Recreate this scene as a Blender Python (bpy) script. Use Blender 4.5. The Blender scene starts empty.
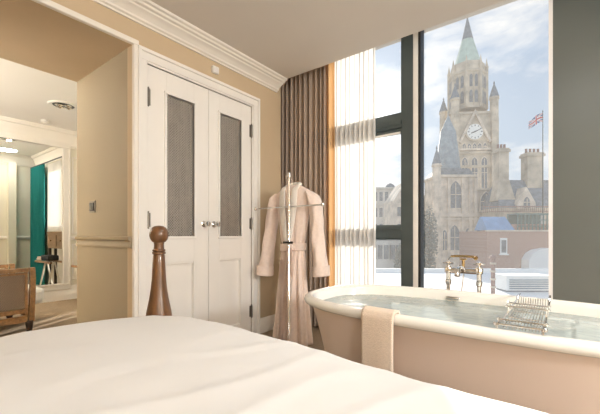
import bpy, bmesh, math, random
from mathutils import Vector, Matrix, noise
random.seed(7)
C = bpy.context.scene.collection
PI = math.pi
sin, cos = math.sin, math.cos

# ------------------------------------------------------------------ helpers
def tag(o, label=None, cat=None, group=None, kind=None):
    if label: o['label'] = label
    if cat: o['category'] = cat
    if group: o['group'] = group
    if kind: o['kind'] = kind
    return o

def thing(name, label, cat, loc=(0, 0, 0), rz=0, group=None):
    o = bpy.data.objects.new(name, None)
    o.empty_display_size = 0.05
    C.objects.link(o); o.location = loc; o.rotation_euler = (0, 0, rz)
    return tag(o, label, cat, group)

def obj(name, bm, m, parent=None, smooth=True, bevel=0, sharp=38, mats=None):
    bmesh.ops.recalc_face_normals(bm, faces=bm.faces[:])
    me = bpy.data.meshes.new(name)
    bm.to_mesh(me); bm.free()
    for x in (mats or [m]): me.materials.append(x)
    if smooth:
        me.polygons.foreach_set('use_smooth', [True] * len(me.polygons))
        me.set_sharp_from_angle(angle=math.radians(sharp))
    o = bpy.data.objects.new(name, me); C.objects.link(o)
    if parent is not None: o.parent = parent
    if bevel:
        b = o.modifiers.new('bevel', 'BEVEL'); b.width = bevel; b.segments = 2; b.limit_method = 'ANGLE'
    return o

def struct(name, bm, m, parent=None, **k):
    o = obj(name, bm, m, parent, **k)
    if parent is None: o['kind'] = 'structure'
    return o

def dup(o, parent=None, loc=None, rz=None):
    c = o.copy(); C.objects.link(c)
    if parent is not None: c.parent = parent
    if loc is not None: c.location = loc
    if rz is not None: c.rotation_euler = (0, 0, rz)
    return c

def box(bm, x0, x1, y0, y1, z0, z1, mi=0):
    v = [bm.verts.new(p) for p in ((x0,y0,z0),(x1,y0,z0),(x1,y1,z0),(x0,y1,z0),(x0,y0,z1),(x1,y0,z1),(x1,y1,z1),(x0,y1,z1))]
    for q in ((0,3,2,1),(4,5,6,7),(0,1,5,4),(1,2,6,5),(2,3,7,6),(3,0,4,7)):
        f = bm.faces.new([v[i] for i in q]); f.material_index = mi
    return v

def B(*boxes):
    bm = bmesh.new()
    for b in boxes: box(bm, *b)
    return bm

def prism(bm, pts, axis, a, b, mi=0):
    """extrude 2-D outline pts between a and b along axis (x: pts=(y,z); y: pts=(x,z); z: pts=(x,y))"""
    def P(p, t):
        return {'x': (t, p[0], p[1]), 'y': (p[0], t, p[1]), 'z': (p[0], p[1], t)}[axis]
    A = [bm.verts.new(P(p, a)) for p in pts]; Bv = [bm.verts.new(P(p, b)) for p in pts]
    n = len(pts)
    for i in range(n):
        f = bm.faces.new((A[i], A[(i+1) % n], Bv[(i+1) % n], Bv[i])); f.material_index = mi
    f = bm.faces.new(A); f.material_index = mi
    f = bm.faces.new(Bv[::-1]); f.material_index = mi

def loft(bm, rings, closed=True, cap=True, mi=0):
    R = [[bm.verts.new(p) for p in r] for r in rings]
    for a, b in zip(R, R[1:]):
        n = len(a)
        for i in range(n if closed else n - 1):
            f = bm.faces.new((a[i], a[(i+1) % n], b[(i+1) % n], b[i])); f.material_index = mi
    if cap and closed:
        bm.faces.new(R[0][::-1]).material_index = mi
        bm.faces.new(R[-1]).material_index = mi
    return R

def lathe(bm, prof, n=24, c=(0, 0, 0), rot=0, mi=0):
    loft(bm, [[(c[0]+max(r,1e-4)*cos(rot+2*PI*i/n), c[1]+max(r,1e-4)*sin(rot+2*PI*i/n), c[2]+z) for i in range(n)] for r, z in prof], mi=mi)

def tube(bm, pts, r, n=8, closed=False, mi=0):
    pts = [Vector(p) for p in pts]
    rings = []
    N = len(pts)
    up = Vector((0, 0, 1))
    last = None
    for i, p in enumerate(pts):
        if closed: t = pts[(i+1) % N] - pts[i-1]
        else: t = pts[min(i+1, N-1)] - pts[max(i-1, 0)]
        t.normalize()
        if last is None:
            a = t.cross(up if abs(t.z) < .9 else Vector((1, 0, 0))).normalized()
        else:
            a = (last - t * last.dot(t)).normalized()
        last = a
        b = t.cross(a)
        rr = r[i] if isinstance(r, (list, tuple)) else r
        rings.append([p + a*rr*cos(2*PI*k/n) + b*rr*sin(2*PI*k/n) for k in range(n)])
    if closed: rings.append(rings[0])
    loft(bm, rings, cap=not closed, mi=mi)

def grid(bm, f, nu, nv, mi=0):
    V = [[bm.verts.new(f(i/nu, j/nv)) for j in range(nv+1)] for i in range(nu+1)]
    for i in range(nu):
        for j in range(nv):
            q = bm.faces.new((V[i][j], V[i+1][j], V[i+1][j+1], V[i][j+1])); q.material_index = mi
    return V

# ------------------------------------------------------------------ materials
def mat(name, col, rough=.6, metal=0, var=0, vscale=8, bump=0, bscale=40, spec=.5, coat=0, sheen=0, stretch=None, detail=3):
    m = bpy.data.materials.new(name); m.use_nodes = True
    nt = m.node_tree; b = nt.nodes['Principled BSDF']
    b.inputs['Base Color'].default_value = (*col, 1); b.inputs['Roughness'].default_value = rough
    b.inputs['Metallic'].default_value = metal; b.inputs['Specular IOR Level'].default_value = spec
    b.inputs['Coat Weight'].default_value = coat; b.inputs['Sheen Weight'].default_value = sheen
    tc = nt.nodes.new('ShaderNodeTexCoord')
    src = tc.outputs['Object']
    if stretch:
        mp = nt.nodes.new('ShaderNodeMapping'); mp.inputs['Scale'].default_value = stretch
        nt.links.new(src, mp.inputs['Vector']); src = mp.outputs['Vector']
    if var:
        n = nt.nodes.new('ShaderNodeTexNoise'); n.inputs['Scale'].default_value = vscale; n.inputs['Detail'].default_value = detail
        r = nt.nodes.new('ShaderNodeValToRGB')
        r.color_ramp.elements[0].position = .3; r.color_ramp.elements[1].position = .7
        r.color_ramp.elements[0].color = (*[max(0, c*(1-var)) for c in col], 1)
        r.color_ramp.elements[1].color = (*[min(1, c*(1+var)) for c in col], 1)
        nt.links.new(src, n.inputs['Vector']); nt.links.new(n.outputs['Fac'], r.inputs['Fac'])
        nt.links.new(r.outputs['Color'], b.inputs['Base Color'])
    if bump:
        n = nt.nodes.new('ShaderNodeTexNoise'); n.inputs['Scale'].default_value = bscale; n.inputs['Detail'].default_value = 4
        bp = nt.nodes.new('ShaderNodeBump'); bp.inputs['Strength'].default_value = bump; bp.inputs['Distance'].default_value = .01
        nt.links.new(src, n.inputs['Vector']); nt.links.new(n.outputs['Fac'], bp.inputs['Height'])
        nt.links.new(bp.outputs['Normal'], b.inputs['Normal'])
    return m

def mixmat(name, parts):
    """parts: list of (kind, colour, weight, rough); weights are normalised and mixed in turn"""
    m = bpy.data.materials.new(name); m.use_nodes = True
    nt = m.node_tree; nt.nodes.remove(nt.nodes['Principled BSDF'])
    out = nt.nodes['Material Output']
    cur = None; tot = 0
    for kind, col, w, rough in parts:
        s = nt.nodes.new({'T': 'ShaderNodeBsdfTransparent', 'D': 'ShaderNodeBsdfDiffuse', 'L': 'ShaderNodeBsdfTranslucent', 'G': 'ShaderNodeBsdfGlossy'}[kind])
        s.inputs['Color'].default_value = (*col, 1)
        if kind == 'G': s.inputs['Roughness'].default_value = rough
        tot += w
        if cur is None: cur = s.outputs[0]
        else:
            mx = nt.nodes.new('ShaderNodeMixShader'); mx.inputs[0].default_value = w / tot
            nt.links.new(cur, mx.inputs[1]); nt.links.new(s.outputs[0], mx.inputs[2]); cur = mx.outputs[0]
    nt.links.new(cur, out.inputs['Surface'])
    return m

def brickmat(name, c1, c2, mortar, scale, rough=.85):
    m = mat(name, c1, rough); nt = m.node_tree; b = nt.nodes['Principled BSDF']
    tc = nt.nodes.new('ShaderNodeTexCoord'); mp = nt.nodes.new('ShaderNodeMapping')
    mp.inputs['Rotation'].default_value = (PI/2, 0, 0)
    br = nt.nodes.new('ShaderNodeTexBrick'); br.inputs['Scale'].default_value = scale
    br.inputs['Color1'].default_value = (*c1, 1); br.inputs['Color2'].default_value = (*c2, 1); br.inputs['Mortar'].default_value = (*mortar, 1)
    br.inputs['Mortar Size'].default_value = .015
    nt.links.new(tc.outputs['Object'], mp.inputs[0]); nt.links.new(mp.outputs[0], br.inputs['Vector']); nt.links.new(br.outputs['Color'], b.inputs['Base Color'])
    return m

M = {}
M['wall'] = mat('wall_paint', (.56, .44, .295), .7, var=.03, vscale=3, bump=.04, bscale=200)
M['reveal'] = mat('darkened_wall_paint', (.32, .262, .18), .65, var=.02, vscale=3, bump=.03, bscale=200)  # wall paint in a darker copy, the reveal's shade put into its colour
M['ceiling'] = mat('ceiling_paint', (.68, .63, .57), .8, var=.015, vscale=2)
M['cream'] = mat('cream_gloss', (.86, .83, .785), .35, var=.015, vscale=4)
M['trim'] = mat('trim_paint', (.84, .80, .735), .4, var=.01, vscale=5)
M['pier'] = mat('pier_paint', (.105, .117, .108), .38, var=.04, vscale=2, bump=.02, bscale=60)
M['floor'] = mat('carpet', (.33, .25, .17), .95, var=.15, vscale=60, bump=.4, bscale=300)
M['lrfloor'] = mat('lounge_carpet', (.30, .22, .14), .95, var=.12, vscale=40, bump=.4, bscale=250)
M['lrwall'] = mat('lounge_paint', (.76, .72, .60), .6, var=.02, vscale=3)
M['lrceil'] = mat('lounge_ceiling', (.85, .82, .77), .7, var=.01, vscale=3)
M['chrome'] = mat('chrome', (.78, .76, .73), .12, 1, var=.03, vscale=20)
M['steel'] = mat('brushed_steel', (.20, .18, .155), .4, .8, var=.05, vscale=20)
M['dark'] = mat('dark_metal', (.045, .05, .05), .35, .6, var=.1, vscale=10)
M['frame'] = mat('window_frame_grey', (.085, .108, .11), .35, .2, var=.08, vscale=6)
M['alu'] = mat('aluminium', (.88, .85, .80), .4, .0, var=.03, vscale=10)
M['black'] = mat('black_gasket', (.015, .015, .015), .5, var=.1, vscale=10)
M['white'] = mat('white_plastic', (.82, .80, .76), .4, var=.02, vscale=10)
M['linen'] = mat('bed_linen', (.74, .735, .725), .75, var=.012, vscale=5, bump=.05, bscale=350, sheen=.15)
M['wood'] = mat('post_wood', (.125, .056, .021), .32, var=.35, vscale=9, stretch=(6, 6, .7), bump=.06, bscale=30, coat=.3)
M['oak'] = mat('oak', (.24, .125, .045), .4, var=.25, vscale=8, stretch=(2, 5, 5), bump=.05, bscale=30)
M['darkwood'] = mat('dark_wood', (.035, .022, .015), .4, var=.2, vscale=10)
M['tubout'] = mat('tub_outside', (.69, .565, .48), .42, var=.015, vscale=4)
M['tubin'] = mat('tub_enamel', (.86, .84, .78), .12, var=.008, vscale=4, coat=.3)
M['towel'] = mat('towel', (.80, .66, .53), .95, var=.05, vscale=90, bump=.5, bscale=260, sheen=.3)
M['robe'] = mat('robe_cotton', (.86, .71, .62), .85, var=.05, vscale=40, bump=.12, bscale=240, sheen=.25)
M['lapel'] = mat('robe_collar', (.92, .86, .78), .85, var=.04, vscale=40, bump=.25, bscale=240, sheen=.25)
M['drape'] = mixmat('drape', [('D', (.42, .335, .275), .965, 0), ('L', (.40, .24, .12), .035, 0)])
M['sunglow_lining'] = mixmat('sunglow_lining', [('D', (.72, .50, .28), .75, 0), ('L', (.80, .50, .24), .25, 0)])  # sun glow through the drape's edge is put into this orange
M['sheer'] = mixmat('sheer', [('T', (1, 1, 1), .05, 0), ('D', (.88, .86, .83), .52, 0), ('L', (.95, .93, .90), .44, 0)])
M['teal'] = mixmat('teal_velvet', [('D', (.018, .14, .135), .93, 0), ('L', (.05, .40, .36), .07, 0)])
M['glass'] = mixmat('window_glass', [('T', (.985, .995, .995), .92, 0), ('G', (1, 1, 1), .016, .0), ('L', (1, .98, .95), .041, 0)])
M['mirror'] = mixmat('mirror_glass', [('G', (.93, .94, .92), 1, .0)])
M['doorglass'] = mixmat('door_glass', [('T', (.95, .95, .95), .9, 0), ('G', (1, 1, 1), .1, .02)])
M['gather'] = mat('gathered_fabric', (.30, .28, .25), .9, var=.5, vscale=5, stretch=(1, 4, .6))
M['wire'] = mat('grille_wire', (.50, .46, .41), .4, .4, var=.1, vscale=30)
M['stone'] = mat('sandstone', (.54, .46, .355), .9, var=.32, vscale=.35, bump=.3, bscale=2, detail=8)
M['stone2'] = mat('pale_sandstone', (.66, .56, .45), .9, var=.3, vscale=.5, bump=.3, bscale=2, detail=8)
M['lead'] = mat('dark_window', (.16, .17, .18), .3, var=.3, vscale=1)
M['copper'] = mat('green_copper', (.46, .56, .48), .7, var=.12, vscale=.6)
M['slate'] = mat('slate', (.20, .22, .24), .7, var=.25, vscale=1.2, detail=6)
M['slateblue'] = mat('blue_slate', (.30, .345, .37), .7, var=.2, vscale=1.0, detail=6)
M['brick'] = brickmat('red_brick', (.42, .24, .18), (.48, .30, .23), (.5, .42, .36), 3)
M['bluetarp'] = mat('blue_roof', (.20, .33, .52), .5, var=.15, vscale=.8)
M['grn'] = mat('green_frame', (.12, .20, .18), .6, var=.2, vscale=2)
M['paleroof'] = mat('pale_roof', (.84, .83, .80), .8, var=.04, vscale=.3)
M['palewall'] = mat('pale_render', (.60, .56, .50), .9, var=.2, vscale=.3, detail=6)
M['leaf'] = mat('tree_leaf', (.24, .25, .21), .9, var=.3, vscale=1.5)
M['bark'] = mat('bark', (.16, .13, .10), .9, var=.3, vscale=3)
M['street'] = mat('street', (.45, .44, .42), .9, var=.15, vscale=.1)
M['red'] = mat('flag_red', (.55, .05, .07), .7, var=.05, vscale=3)
M['blue'] = mat('flag_blue', (.03, .05, .22), .7, var=.05, vscale=3)
M['fwhite'] = mat('flag_white', (.80, .78, .78), .7, var=.03, vscale=3)
M['dial'] = mat('clock_dial', (.85, .84, .80), .5, var=.02, vscale=2)
M['rust'] = mat('rust_post', (.28, .17, .14), .7, var=.2, vscale=4)
M['brass'] = mat('aged_brass', (.50, .36, .18), .25, 1, var=.1, vscale=20)
M['cushion'] = mat('cream_cushion', (.80, .76, .67), .85, var=.03, vscale=20, bump=.1, bscale=150)
M['casehide'] = mat('black_leather', (.012, .012, .012), .7, var=.2, vscale=20, bump=.1, bscale=120)
M['cabinet'] = mat('cabinet_wood', (.24, .15, .085), .5, var=.2, vscale=6, stretch=(1, 4, 4))

# cane weave: darker crossing bands
def canemat():
    m = mat('cane', (.30, .20, .13), .6); nt = m.node_tree; b = nt.nodes['Principled BSDF']
    tc = nt.nodes.new('ShaderNodeTexCoord'); ck = nt.nodes.new('ShaderNodeTexChecker'); ck.inputs['Scale'].default_value = 130
    ck.inputs['Color1'].default_value = (.25, .185, .12, 1); ck.inputs['Color2'].default_value = (.11, .072, .05, 1)
    nt.links.new(tc.outputs['Object'], ck.inputs['Vector']); nt.links.new(ck.outputs['Color'], b.inputs['Base Color'])
    return m
M['cane'] = canemat()

def watermat():
    m = bpy.data.materials.new('bath_water'); m.use_nodes = True; nt = m.node_tree
    nt.nodes.remove(nt.nodes['Principled BSDF']); out = nt.nodes['Material Output']
    t = nt.nodes.new('ShaderNodeBsdfTransparent'); t.inputs['Color'].default_value = (.90, .975, .955, 1)
    g = nt.nodes.new('ShaderNodeBsdfGlossy'); g.inputs['Roughness'].default_value = .03
    tc = nt.nodes.new('ShaderNodeTexCoord'); n = nt.nodes.new('ShaderNodeTexNoise'); n.inputs['Scale'].default_value = 9; n.inputs['Detail'].default_value = 3
    bp = nt.nodes.new('ShaderNodeBump'); bp.inputs['Strength'].default_value = .5; bp.inputs['Distance'].default_value = .02
    fr = nt.nodes.new('ShaderNodeFresnel'); fr.inputs['IOR'].default_value = 1.33
    mx = nt.nodes.new('ShaderNodeMixShader')
    L = nt.links.new
    L(tc.outputs['Object'], n.inputs['Vector']); L(n.outputs['Fac'], bp.inputs['Height'])
    L(bp.outputs['Normal'], g.inputs['Normal']); L(bp.outputs['Normal'], fr.inputs['Normal'])
    df = nt.nodes.new('ShaderNodeBsdfDiffuse'); df.inputs['Color'].default_value = (.84, .93, .91, 1); m0 = nt.nodes.new('ShaderNodeMixShader'); m0.inputs[0].default_value = .45
    L(t.outputs[0], m0.inputs[1]); L(df.outputs[0], m0.inputs[2])
    L(fr.outputs[0], mx.inputs[0]); L(m0.outputs[0], mx.inputs[1]); L(g.outputs[0], mx.inputs[2]); L(mx.outputs[0], out.inputs['Surface'])
    return m
M['water'] = watermat()

# ------------------------------------------------------------------ camera
cam = bpy.data.cameras.new('camera'); cam.sensor_width = 36; cam.lens = 343/600*36; cam.shift_y = 28/600; cam.clip_start = .02; cam.clip_end = 2000
co = bpy.data.objects.new('camera', cam); C.objects.link(co)
YAW = math.atan2(.607, .795)
co.location = (0, 0, 1.0); co.rotation_euler = (PI/2, 0, YAW)
bpy.context.scene.camera = co
def ext(px, d, z=0):              # a place outside, d metres ahead
    r = (px - 300) / 343 * d
    return (cos(YAW)*r - sin(YAW)*d, sin(YAW)*r + cos(YAW)*d, z)

# ------------------------------------------------------------------ setting: bedroom
W = -2.45
CE = 2.645
struct('floor', B((-2.65, 3.0, -3.0, 3.4, -.1, 0)), M['floor'])
struct('floor_lounge', B((-6.2, -2.65, -1.6, 2.55, -.1, 0)), M['lrfloor'])
struct('ceiling', B((W, 3.0, -3.0, 2.79, CE, CE+.36)), M['ceiling'])
struct('ceiling_pocket', B((-2.75, 3.0, 2.79, 3.45, 3.0, 3.1)), M['ceiling'])
OP0, OP1, OPT = -.15, 1.23, 2.37      # opening to the lounge
WD0, WD1, WDT = 1.335, 2.415, 2.275   # wardrobe leafs
bm = bmesh.new()
box(bm, -3.453, W, -3.0, OP0, 0, 3.0)
box(bm, -3.453, W, OP0, OP1, OPT, 3.0)
box(bm, W-.08, W, OP1, WD0, 0, 3.0)
box(bm, W-.08, W, WD0, WD1, WDT, 3.0)
box(bm, -2.70, W, WD1, 2.86, 0, 3.0)
struct('wall_left', bm, M['wall'], smooth=False)
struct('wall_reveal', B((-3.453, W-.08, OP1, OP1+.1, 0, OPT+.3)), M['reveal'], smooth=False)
struct('wall_recess', B((-2.75, -2.65, 2.86, 3.45, 0, 3.0)), M['wall'], smooth=False)
struct('wall_wardrobe', B((-3.453, -3.36, OP1+.1, 2.35, 0, 2.9), (-3.36, -2.70, 2.5, 2.6, 0, 3.0)), M['lrwall'], smooth=False)
struct('wall_pier', B((-.054, 3.0, 3.20, 3.45, 0, 3.0)), M['pier'], smooth=False)
struct('wall_far', B((-2.65, -.054, 3.2, 3.40, 0, .40)), M['pier'], smooth=False)
struct('wall_right', B((3.0, 3.1, -3.0, 3.45, 0, 3.0)), M['wall'], smooth=False)
struct('wall_back', B((-3.453, 3.1, -3.1, -3.0, 0, 3.0)), M['wall'], smooth=False)

# cornice of the bedroom
def cornice(name, prof, axis, a, b, m):
    bm = bmesh.new(); prism(bm, prof, axis, a, b); return bm
def cprof(d, h, z):
    return [(0, z), (0, z-h), (.012, z-h), (.016, z-h+.022), (.03, z-h+.03), (.034, z-h+.055), (d*.45, z-h*.45), (d*.62, z-h*.30), (d*.66, z-h*.22), (d*.86, z-h*.18), (d*.93, z-h*.1), (d, z-.012), (d, z)]
bm = bmesh.new(); prism(bm, [(W+p*.155, CE-q*.108) for p, q in [(0, 0), (0, 1), (.10, 1), (.12, .90), (.22, .84), (.25, .72), (.34, .60), (.46, .49), (.60, .41), (.64, .32), (.78, .29), (.84, .18), (.97, .14), (1, .06), (1, 0)]], 'y', -3.0, 2.79); struct('trim_1', bm, M['trim'], sharp=25)
# skirting
def skprof(x, s=1, h=.15):
    return [(x, 0), (x+s*.022, 0), (x+s*.022, h*.72), (x+s*.014, h*.80), (x+s*.014, h*.9), (x+s*.005, h), (x, h)]
bm = bmesh.new(); prism(bm, skprof(W), 'y', 2.505, 2.86); struct('baseboard_left', bm, M['trim'])
# architrave round the opening to the lounge
bm = bmesh.new()
for (y0, y1, z0, z1) in ((OP1-.003, OP1+.035, 0, OPT-.003), (OP0-.035, OP1+.035, OPT-.003, OPT+.035), (OP0-.035, OP0+.003, 0, OPT-.003)):
    box(bm, W-.012, W+.022, y0, y1, z0, z1)
struct('trim_2', bm, M['trim'], bevel=.006, smooth=False)
# dado rail in the reveal
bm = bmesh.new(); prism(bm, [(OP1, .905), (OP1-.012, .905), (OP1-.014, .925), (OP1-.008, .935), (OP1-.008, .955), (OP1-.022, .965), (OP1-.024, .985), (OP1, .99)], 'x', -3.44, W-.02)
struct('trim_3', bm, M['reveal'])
bm = bmesh.new(); prism(bm, [(OP1, 0), (OP1-.02, 0), (OP1-.02, .13), (OP1-.008, .15), (OP1, .15)], 'x', -3.44, W-.02); struct('baseboard_reveal', bm, M['trim'])

# ------------------------------------------------------------------ setting: lounge beyond the opening
LX, LY = -6.1, 2.35
struct('ceiling_lounge', B((LX-.1, -3.453, -1.6, 2.55, 2.6, 2.75)), M['lrceil'], smooth=False)
struct('wall_lounge_far', B((LX-.1, LX, -1.6, 2.55, 0, 2.6)), M['lrwall'], smooth=False)
struct('wall_lounge_back', B((LX-.1, -3.453, -1.6, -1.5, 0, 2.6)), M['lrwall'], smooth=False)
W2 = (-5.85, -4.22, .06, 2.30)     # lounge window x0 x1 z0 z1
bm = bmesh.new()
box(bm, W2[1], -3.36, LY, LY+.15, 0, 2.6); box(bm, LX, W2[0], LY, LY+.15, 0, 2.6)
box(bm, W2[0], W2[1], LY, LY+.15, 0, W2[2]); box(bm, W2[0], W2[1], LY, LY+.15, W2[3], 2.6)
struct('wall_lounge_right', bm, M['lrwall'], smooth=False)
w2 = thing('window_2', None, None, ((W2[0]+W2[1])/2, LY+.07, 0)); w2['kind'] = 'structure'
ox = (W2[0]+W2[1])/2
bm = bmesh.new(); hw = (W2[1]-W2[0])/2
for x in (-hw, hw-.06): box(bm, x, x+.06, -.03, .03, W2[2], W2[3])
box(bm, -.03, .03, -.03, .03, 1.13, W2[3])
for z in (W2[2], 1.13, W2[3]-.06): box(bm, -hw, hw, -.028, .028, z, z+.06)
obj('window_frame', bm, M['trim'], w2, smooth=False, bevel=.004)
obj('pane', B((-hw, hw, -.004, .004, W2[2], W2[3])), M['glass'], w2, smooth=False)
for x0, x1 in ((-5.80, -5.43), (-5.27, -5.21), (-5.11, -4.26)): obj('sun_slot_panel', B((x0-ox, x1-ox, -.025, .025, .12, 1.13)), M['trim'], w2, smooth=False)  # boards added; their gaps shape the sun into floor streaks
# cornices and skirtings of the lounge
bm = bmesh.new(); prism(bm, [(LX+p, q) for p, q in cprof(.13, .25, 2.6)], 'y', -1.5, LY); struct('trim_4', bm, M['trim'], sharp=25)
bm = bmesh.new(); prism(bm, [(-3.453-p, q) for p, q in cprof(.13, .2, 2.6)], 'y', OP1+.02, LY); struct('trim_5', bm, M['trim'], sharp=25)
bm = bmesh.new(); prism(bm, [(LY-p, q) for p, q in cprof(.13, .2, 2.6)], 'x', LX+.1, -3.46); struct('trim_6', bm, M['trim'], sharp=25)
bm = bmesh.new(); prism(bm, skprof(LX, 1, .22), 'y', -1.5, LY); struct('baseboard_lounge', bm, M['trim'])
# panel mouldings right of the mirror, dado on the back of the wardrobe
bm = bmesh.new()
for (y0, y1, z0, z1) in ((2.10, 2.26, 1.02, 2.22), (2.10, 2.26, .30, .86)):
    for b in ((y0, y1, z0, z0+.02), (y0, y1, z1-.02, z1), (y0, y0+.02, z0, z1), (y1-.02, y1, z0, z1)):
        box(bm, LX, LX+.014, *b)
struct('trim_7', bm, M['trim'], smooth=False, bevel=.004)
bm = bmesh.new(); prism(bm, [(LX, .92), (LX+.02, .92), (LX+.03, .955), (LX+.012, .98), (LX, .98)], 'y', 2.06, LY); struct('trim_8', bm, M['trim'])
bm = bmesh.new(); prism(bm, [(-3.453, .92), (-3.475, .92), (-3.485, .955), (-3.465, .98), (-3.453, .98)], 'y', OP1+.02, LY); struct('trim_9', bm, M['trim'])
# pilaster on the back of the wardrobe (seen in the mirror)
struct('trim_10', B((-3.58, -3.453, 1.87, 1.99, 0, 2.42)), M['lrwall'], smooth=False)

# mirror
mr = thing('wall_mirror', 'large framed mirror on the lounge wall reflecting a teal curtain and window', 'mirror', (LX, .9, .26))
obj('mirror_glass', B((.008, .02, -1.15, 1.075, .0, 2.07)), M['mirror'], mr, smooth=False)
bm = bmesh.new()
for (y0, y1, z0, z1) in ((1.07, 1.17, -.08, 2.16), (-1.25, -1.15, -.08, 2.16)):
    box(bm, 0, .035, y0+.025, y1-.02, 0, 2.07); box(bm, 0, .05, y0, y0+.025, 0, 2.07); box(bm, 0, .045, y1-.02, y1, 0, 2.07)
for (z0, z1, za, zb) in ((2.09, 2.16, 2.07, 2.09), (-.09, -.02, -.02, 0)):
    box(bm, 0, .037, -1.25, 1.17, z0, z1); box(bm, 0, .05, -1.25, 1.17, za, zb)
obj('mirror_frame', bm, M['trim'], mr, smooth=False, bevel=.003)

# ------------------------------------------------------------------ lounge things
t = thing('recessed_ceiling_light', 'round recessed spotlight cluster in the lounge ceiling', 'ceiling light', (-4.88, 1.59, 2.6))
bm = bmesh.new(); lathe(bm, [(.115, 0), (.16, 0), (.165, -.006), (.155, -.016), (.118, -.012), (.115, 0)], 36); obj('rim', bm, M['white'], t)
bm = bmesh.new(); lathe(bm, [(.118, -.001), (.115, -.006), (.001, -.006)], 30); obj('recess', bm, M['dark'], t)
for k in range(4):
    a = 2*PI*k/4+.4
    bm = bmesh.new(); lathe(bm, [(.03, -.005), (.042, -.006), (.044, -.02), (.034, -.024), (.028, -.014), (.001, -.012)], 18, (.062*cos(a), .062*sin(a), 0))
    obj('spotlight', bm, M['chrome'], t)
t = thing('smoke_detector', 'small white disc detector on the lounge ceiling beyond the spotlight cluster', 'smoke detector', (-5.75, 1.65, 2.6))
bm = bmesh.new(); lathe(bm, [(.05, 0), (.05, -.012), (.042, -.022), (.03, -.028), (.001, -.03)], 24); obj('housing', bm, M['white'], t)
bm = bmesh.new(); lathe(bm, [(.022, -.027), (.022, -.036), (.001, -.037)], 16); obj('sensor_cap', bm, M['white'], t)

# armchair with cane sides
t = thing('cane_armchair', 'oak framed armchair with woven cane side panel in the sunlit lounge', 'armchair', (-4.3, .75, 0))
bm = bmesh.new()
def armside(bm, x):
    # shaped front stile, straight rails
    loft(bm, [[(x-.024, y0, z), (x+.024, y0, z), (x+.024, y1, z), (x-.024, y1, z)] for z, y0, y1 in
              ((.125, .345, .388), (.24, .348, .392), (.36, .352, .397), (.46, .354, .399), (.56, .354, .399), (.63, .352, .397), (.668, .350, .394))])
    box(bm, x-.020, x+.020, .312, .334, .2, .625)
    box(bm, x-.028, x+.028, -.46, .338, .628, .665)
    box(bm, x-.022, x+.022, -.46, .330, .125, .185)
    box(bm, x-.018, x+.018, -.46, .312, .215, .255)
    box(bm, x-.016, x+.016, -.46, .312, .60, .62)
    box(bm, x-.024, x+.024, -.52, -.46, .1, 1.0)
for x in (0, -.72):
    bm = bmesh.new(); armside(bm, x); obj('side_frame', bm, M['oak'], t)
    obj('cane_panel', B((x-.006, x+.006, -.47, .32, .26, .60)), M['cane'], t, smooth=False)
obj('front_rail', B((-.70, -.02, .36, .40, .14, .24)), M['oak'], t, smooth=False, bevel=.008)
for z0, z1 in ((.85, 1.0), (.2, .28)): obj('back_rail', B((-.695, -.025, -.515, -.475, z0, z1)), M['oak'], t, smooth=False, bevel=.01)
obj('back_panel', B((-.70, -.02, -.505, -.49, .28, .85)), M['cane'], t, smooth=False)
bm = bmesh.new(); box(bm, -.685, -.03, -.45, .50, .28, .45); obj('seat_cushion', bm, M['cushion'], t, bevel=.05)
for x in (0, -.72):
    for y in (.35, -.48):
        bm = bmesh.new(); lathe(bm, [(.012, 0), (.02, .005), (.024, .03), (.034, .11), (.036, .136)], 14, (x, y, 0)); obj('leg', bm, M['darkwood'], t)

# luggage rack
t = thing('luggage_rack', 'folding luggage rack with crossed pale wooden legs reflected in the lounge mirror', 'luggage rack', (-5.27, 2.05, 0))
for s in (-1, 1):
    for k in (-1, 1):
        bm = bmesh.new()
        a, b = Vector((s*.19-k*.17, .06*k, .01)), Vector((s*.19+k*.17, .06*k, .54))
        tube(bm, [a, b], .013, 8); obj('leg', bm, M['cushion'], t)
for y in (-.10, .10):
    obj('rail', B((-.38, .38, y-.016, y+.016, .535, .565)), M['oak'], t, smooth=False, bevel=.004)
for x in (-.25, 0, .25):
    obj('strap', B((x-.025, x+.025, -.10, .10, .565, .569)), M['darkwood'], t, smooth=False)
tag(obj('briefcase', B((-5.44, -5.08, 1.97, 2.13, .57, .66)), M['casehide'], bevel=.02), 'flat black case lying on the luggage rack in the lounge', 'case')
bm = bmesh.new(); box(bm, -5.05, -4.90, 1.96, 2.12, .57, .60); box(bm, -5.045, -4.905, 1.965, 2.11, .60, .625)
tag(obj('folded_towel', bm, M['cushion'], bevel=.008), 'small folded cream towel on the luggage rack beside the black case', 'towel')

# console table under the lounge window
t = thing('console_table', 'brown wooden console table under the lounge window seen in the mirror', 'table', (-5.12, 2.262, 0))
obj('body', B((-.46, .46, -.065, .065, .76, 1.03)), M['cabinet'], t, smooth=False, bevel=.005)
obj('top', B((-.48, .48, -.085, .07, 1.03, 1.06)), M['cabinet'], t, smooth=False, bevel=.005)
for x in (-.44, .02):
    d = obj('drawer', B((x, x+.42, -.08, -.065, .79, 1.0)), M['cabinet'], t, smooth=False, bevel=.004)
    bm = bmesh.new(); lathe(bm, [(.008, 0), (.014, .015), (.001, .022)], 12); kb = obj('knob', bm, M['brass'], d); kb.location = (x+.21, -.08, .9); kb.rotation_euler = (PI/2, 0, 0)
for x in (-.43, .43):
    for y in (-.045, .045): obj('leg', B((x-.02, x+.02, y-.02, y+.02, 0, .76)), M['darkwood'], t, smooth=False, bevel=.003)

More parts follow.
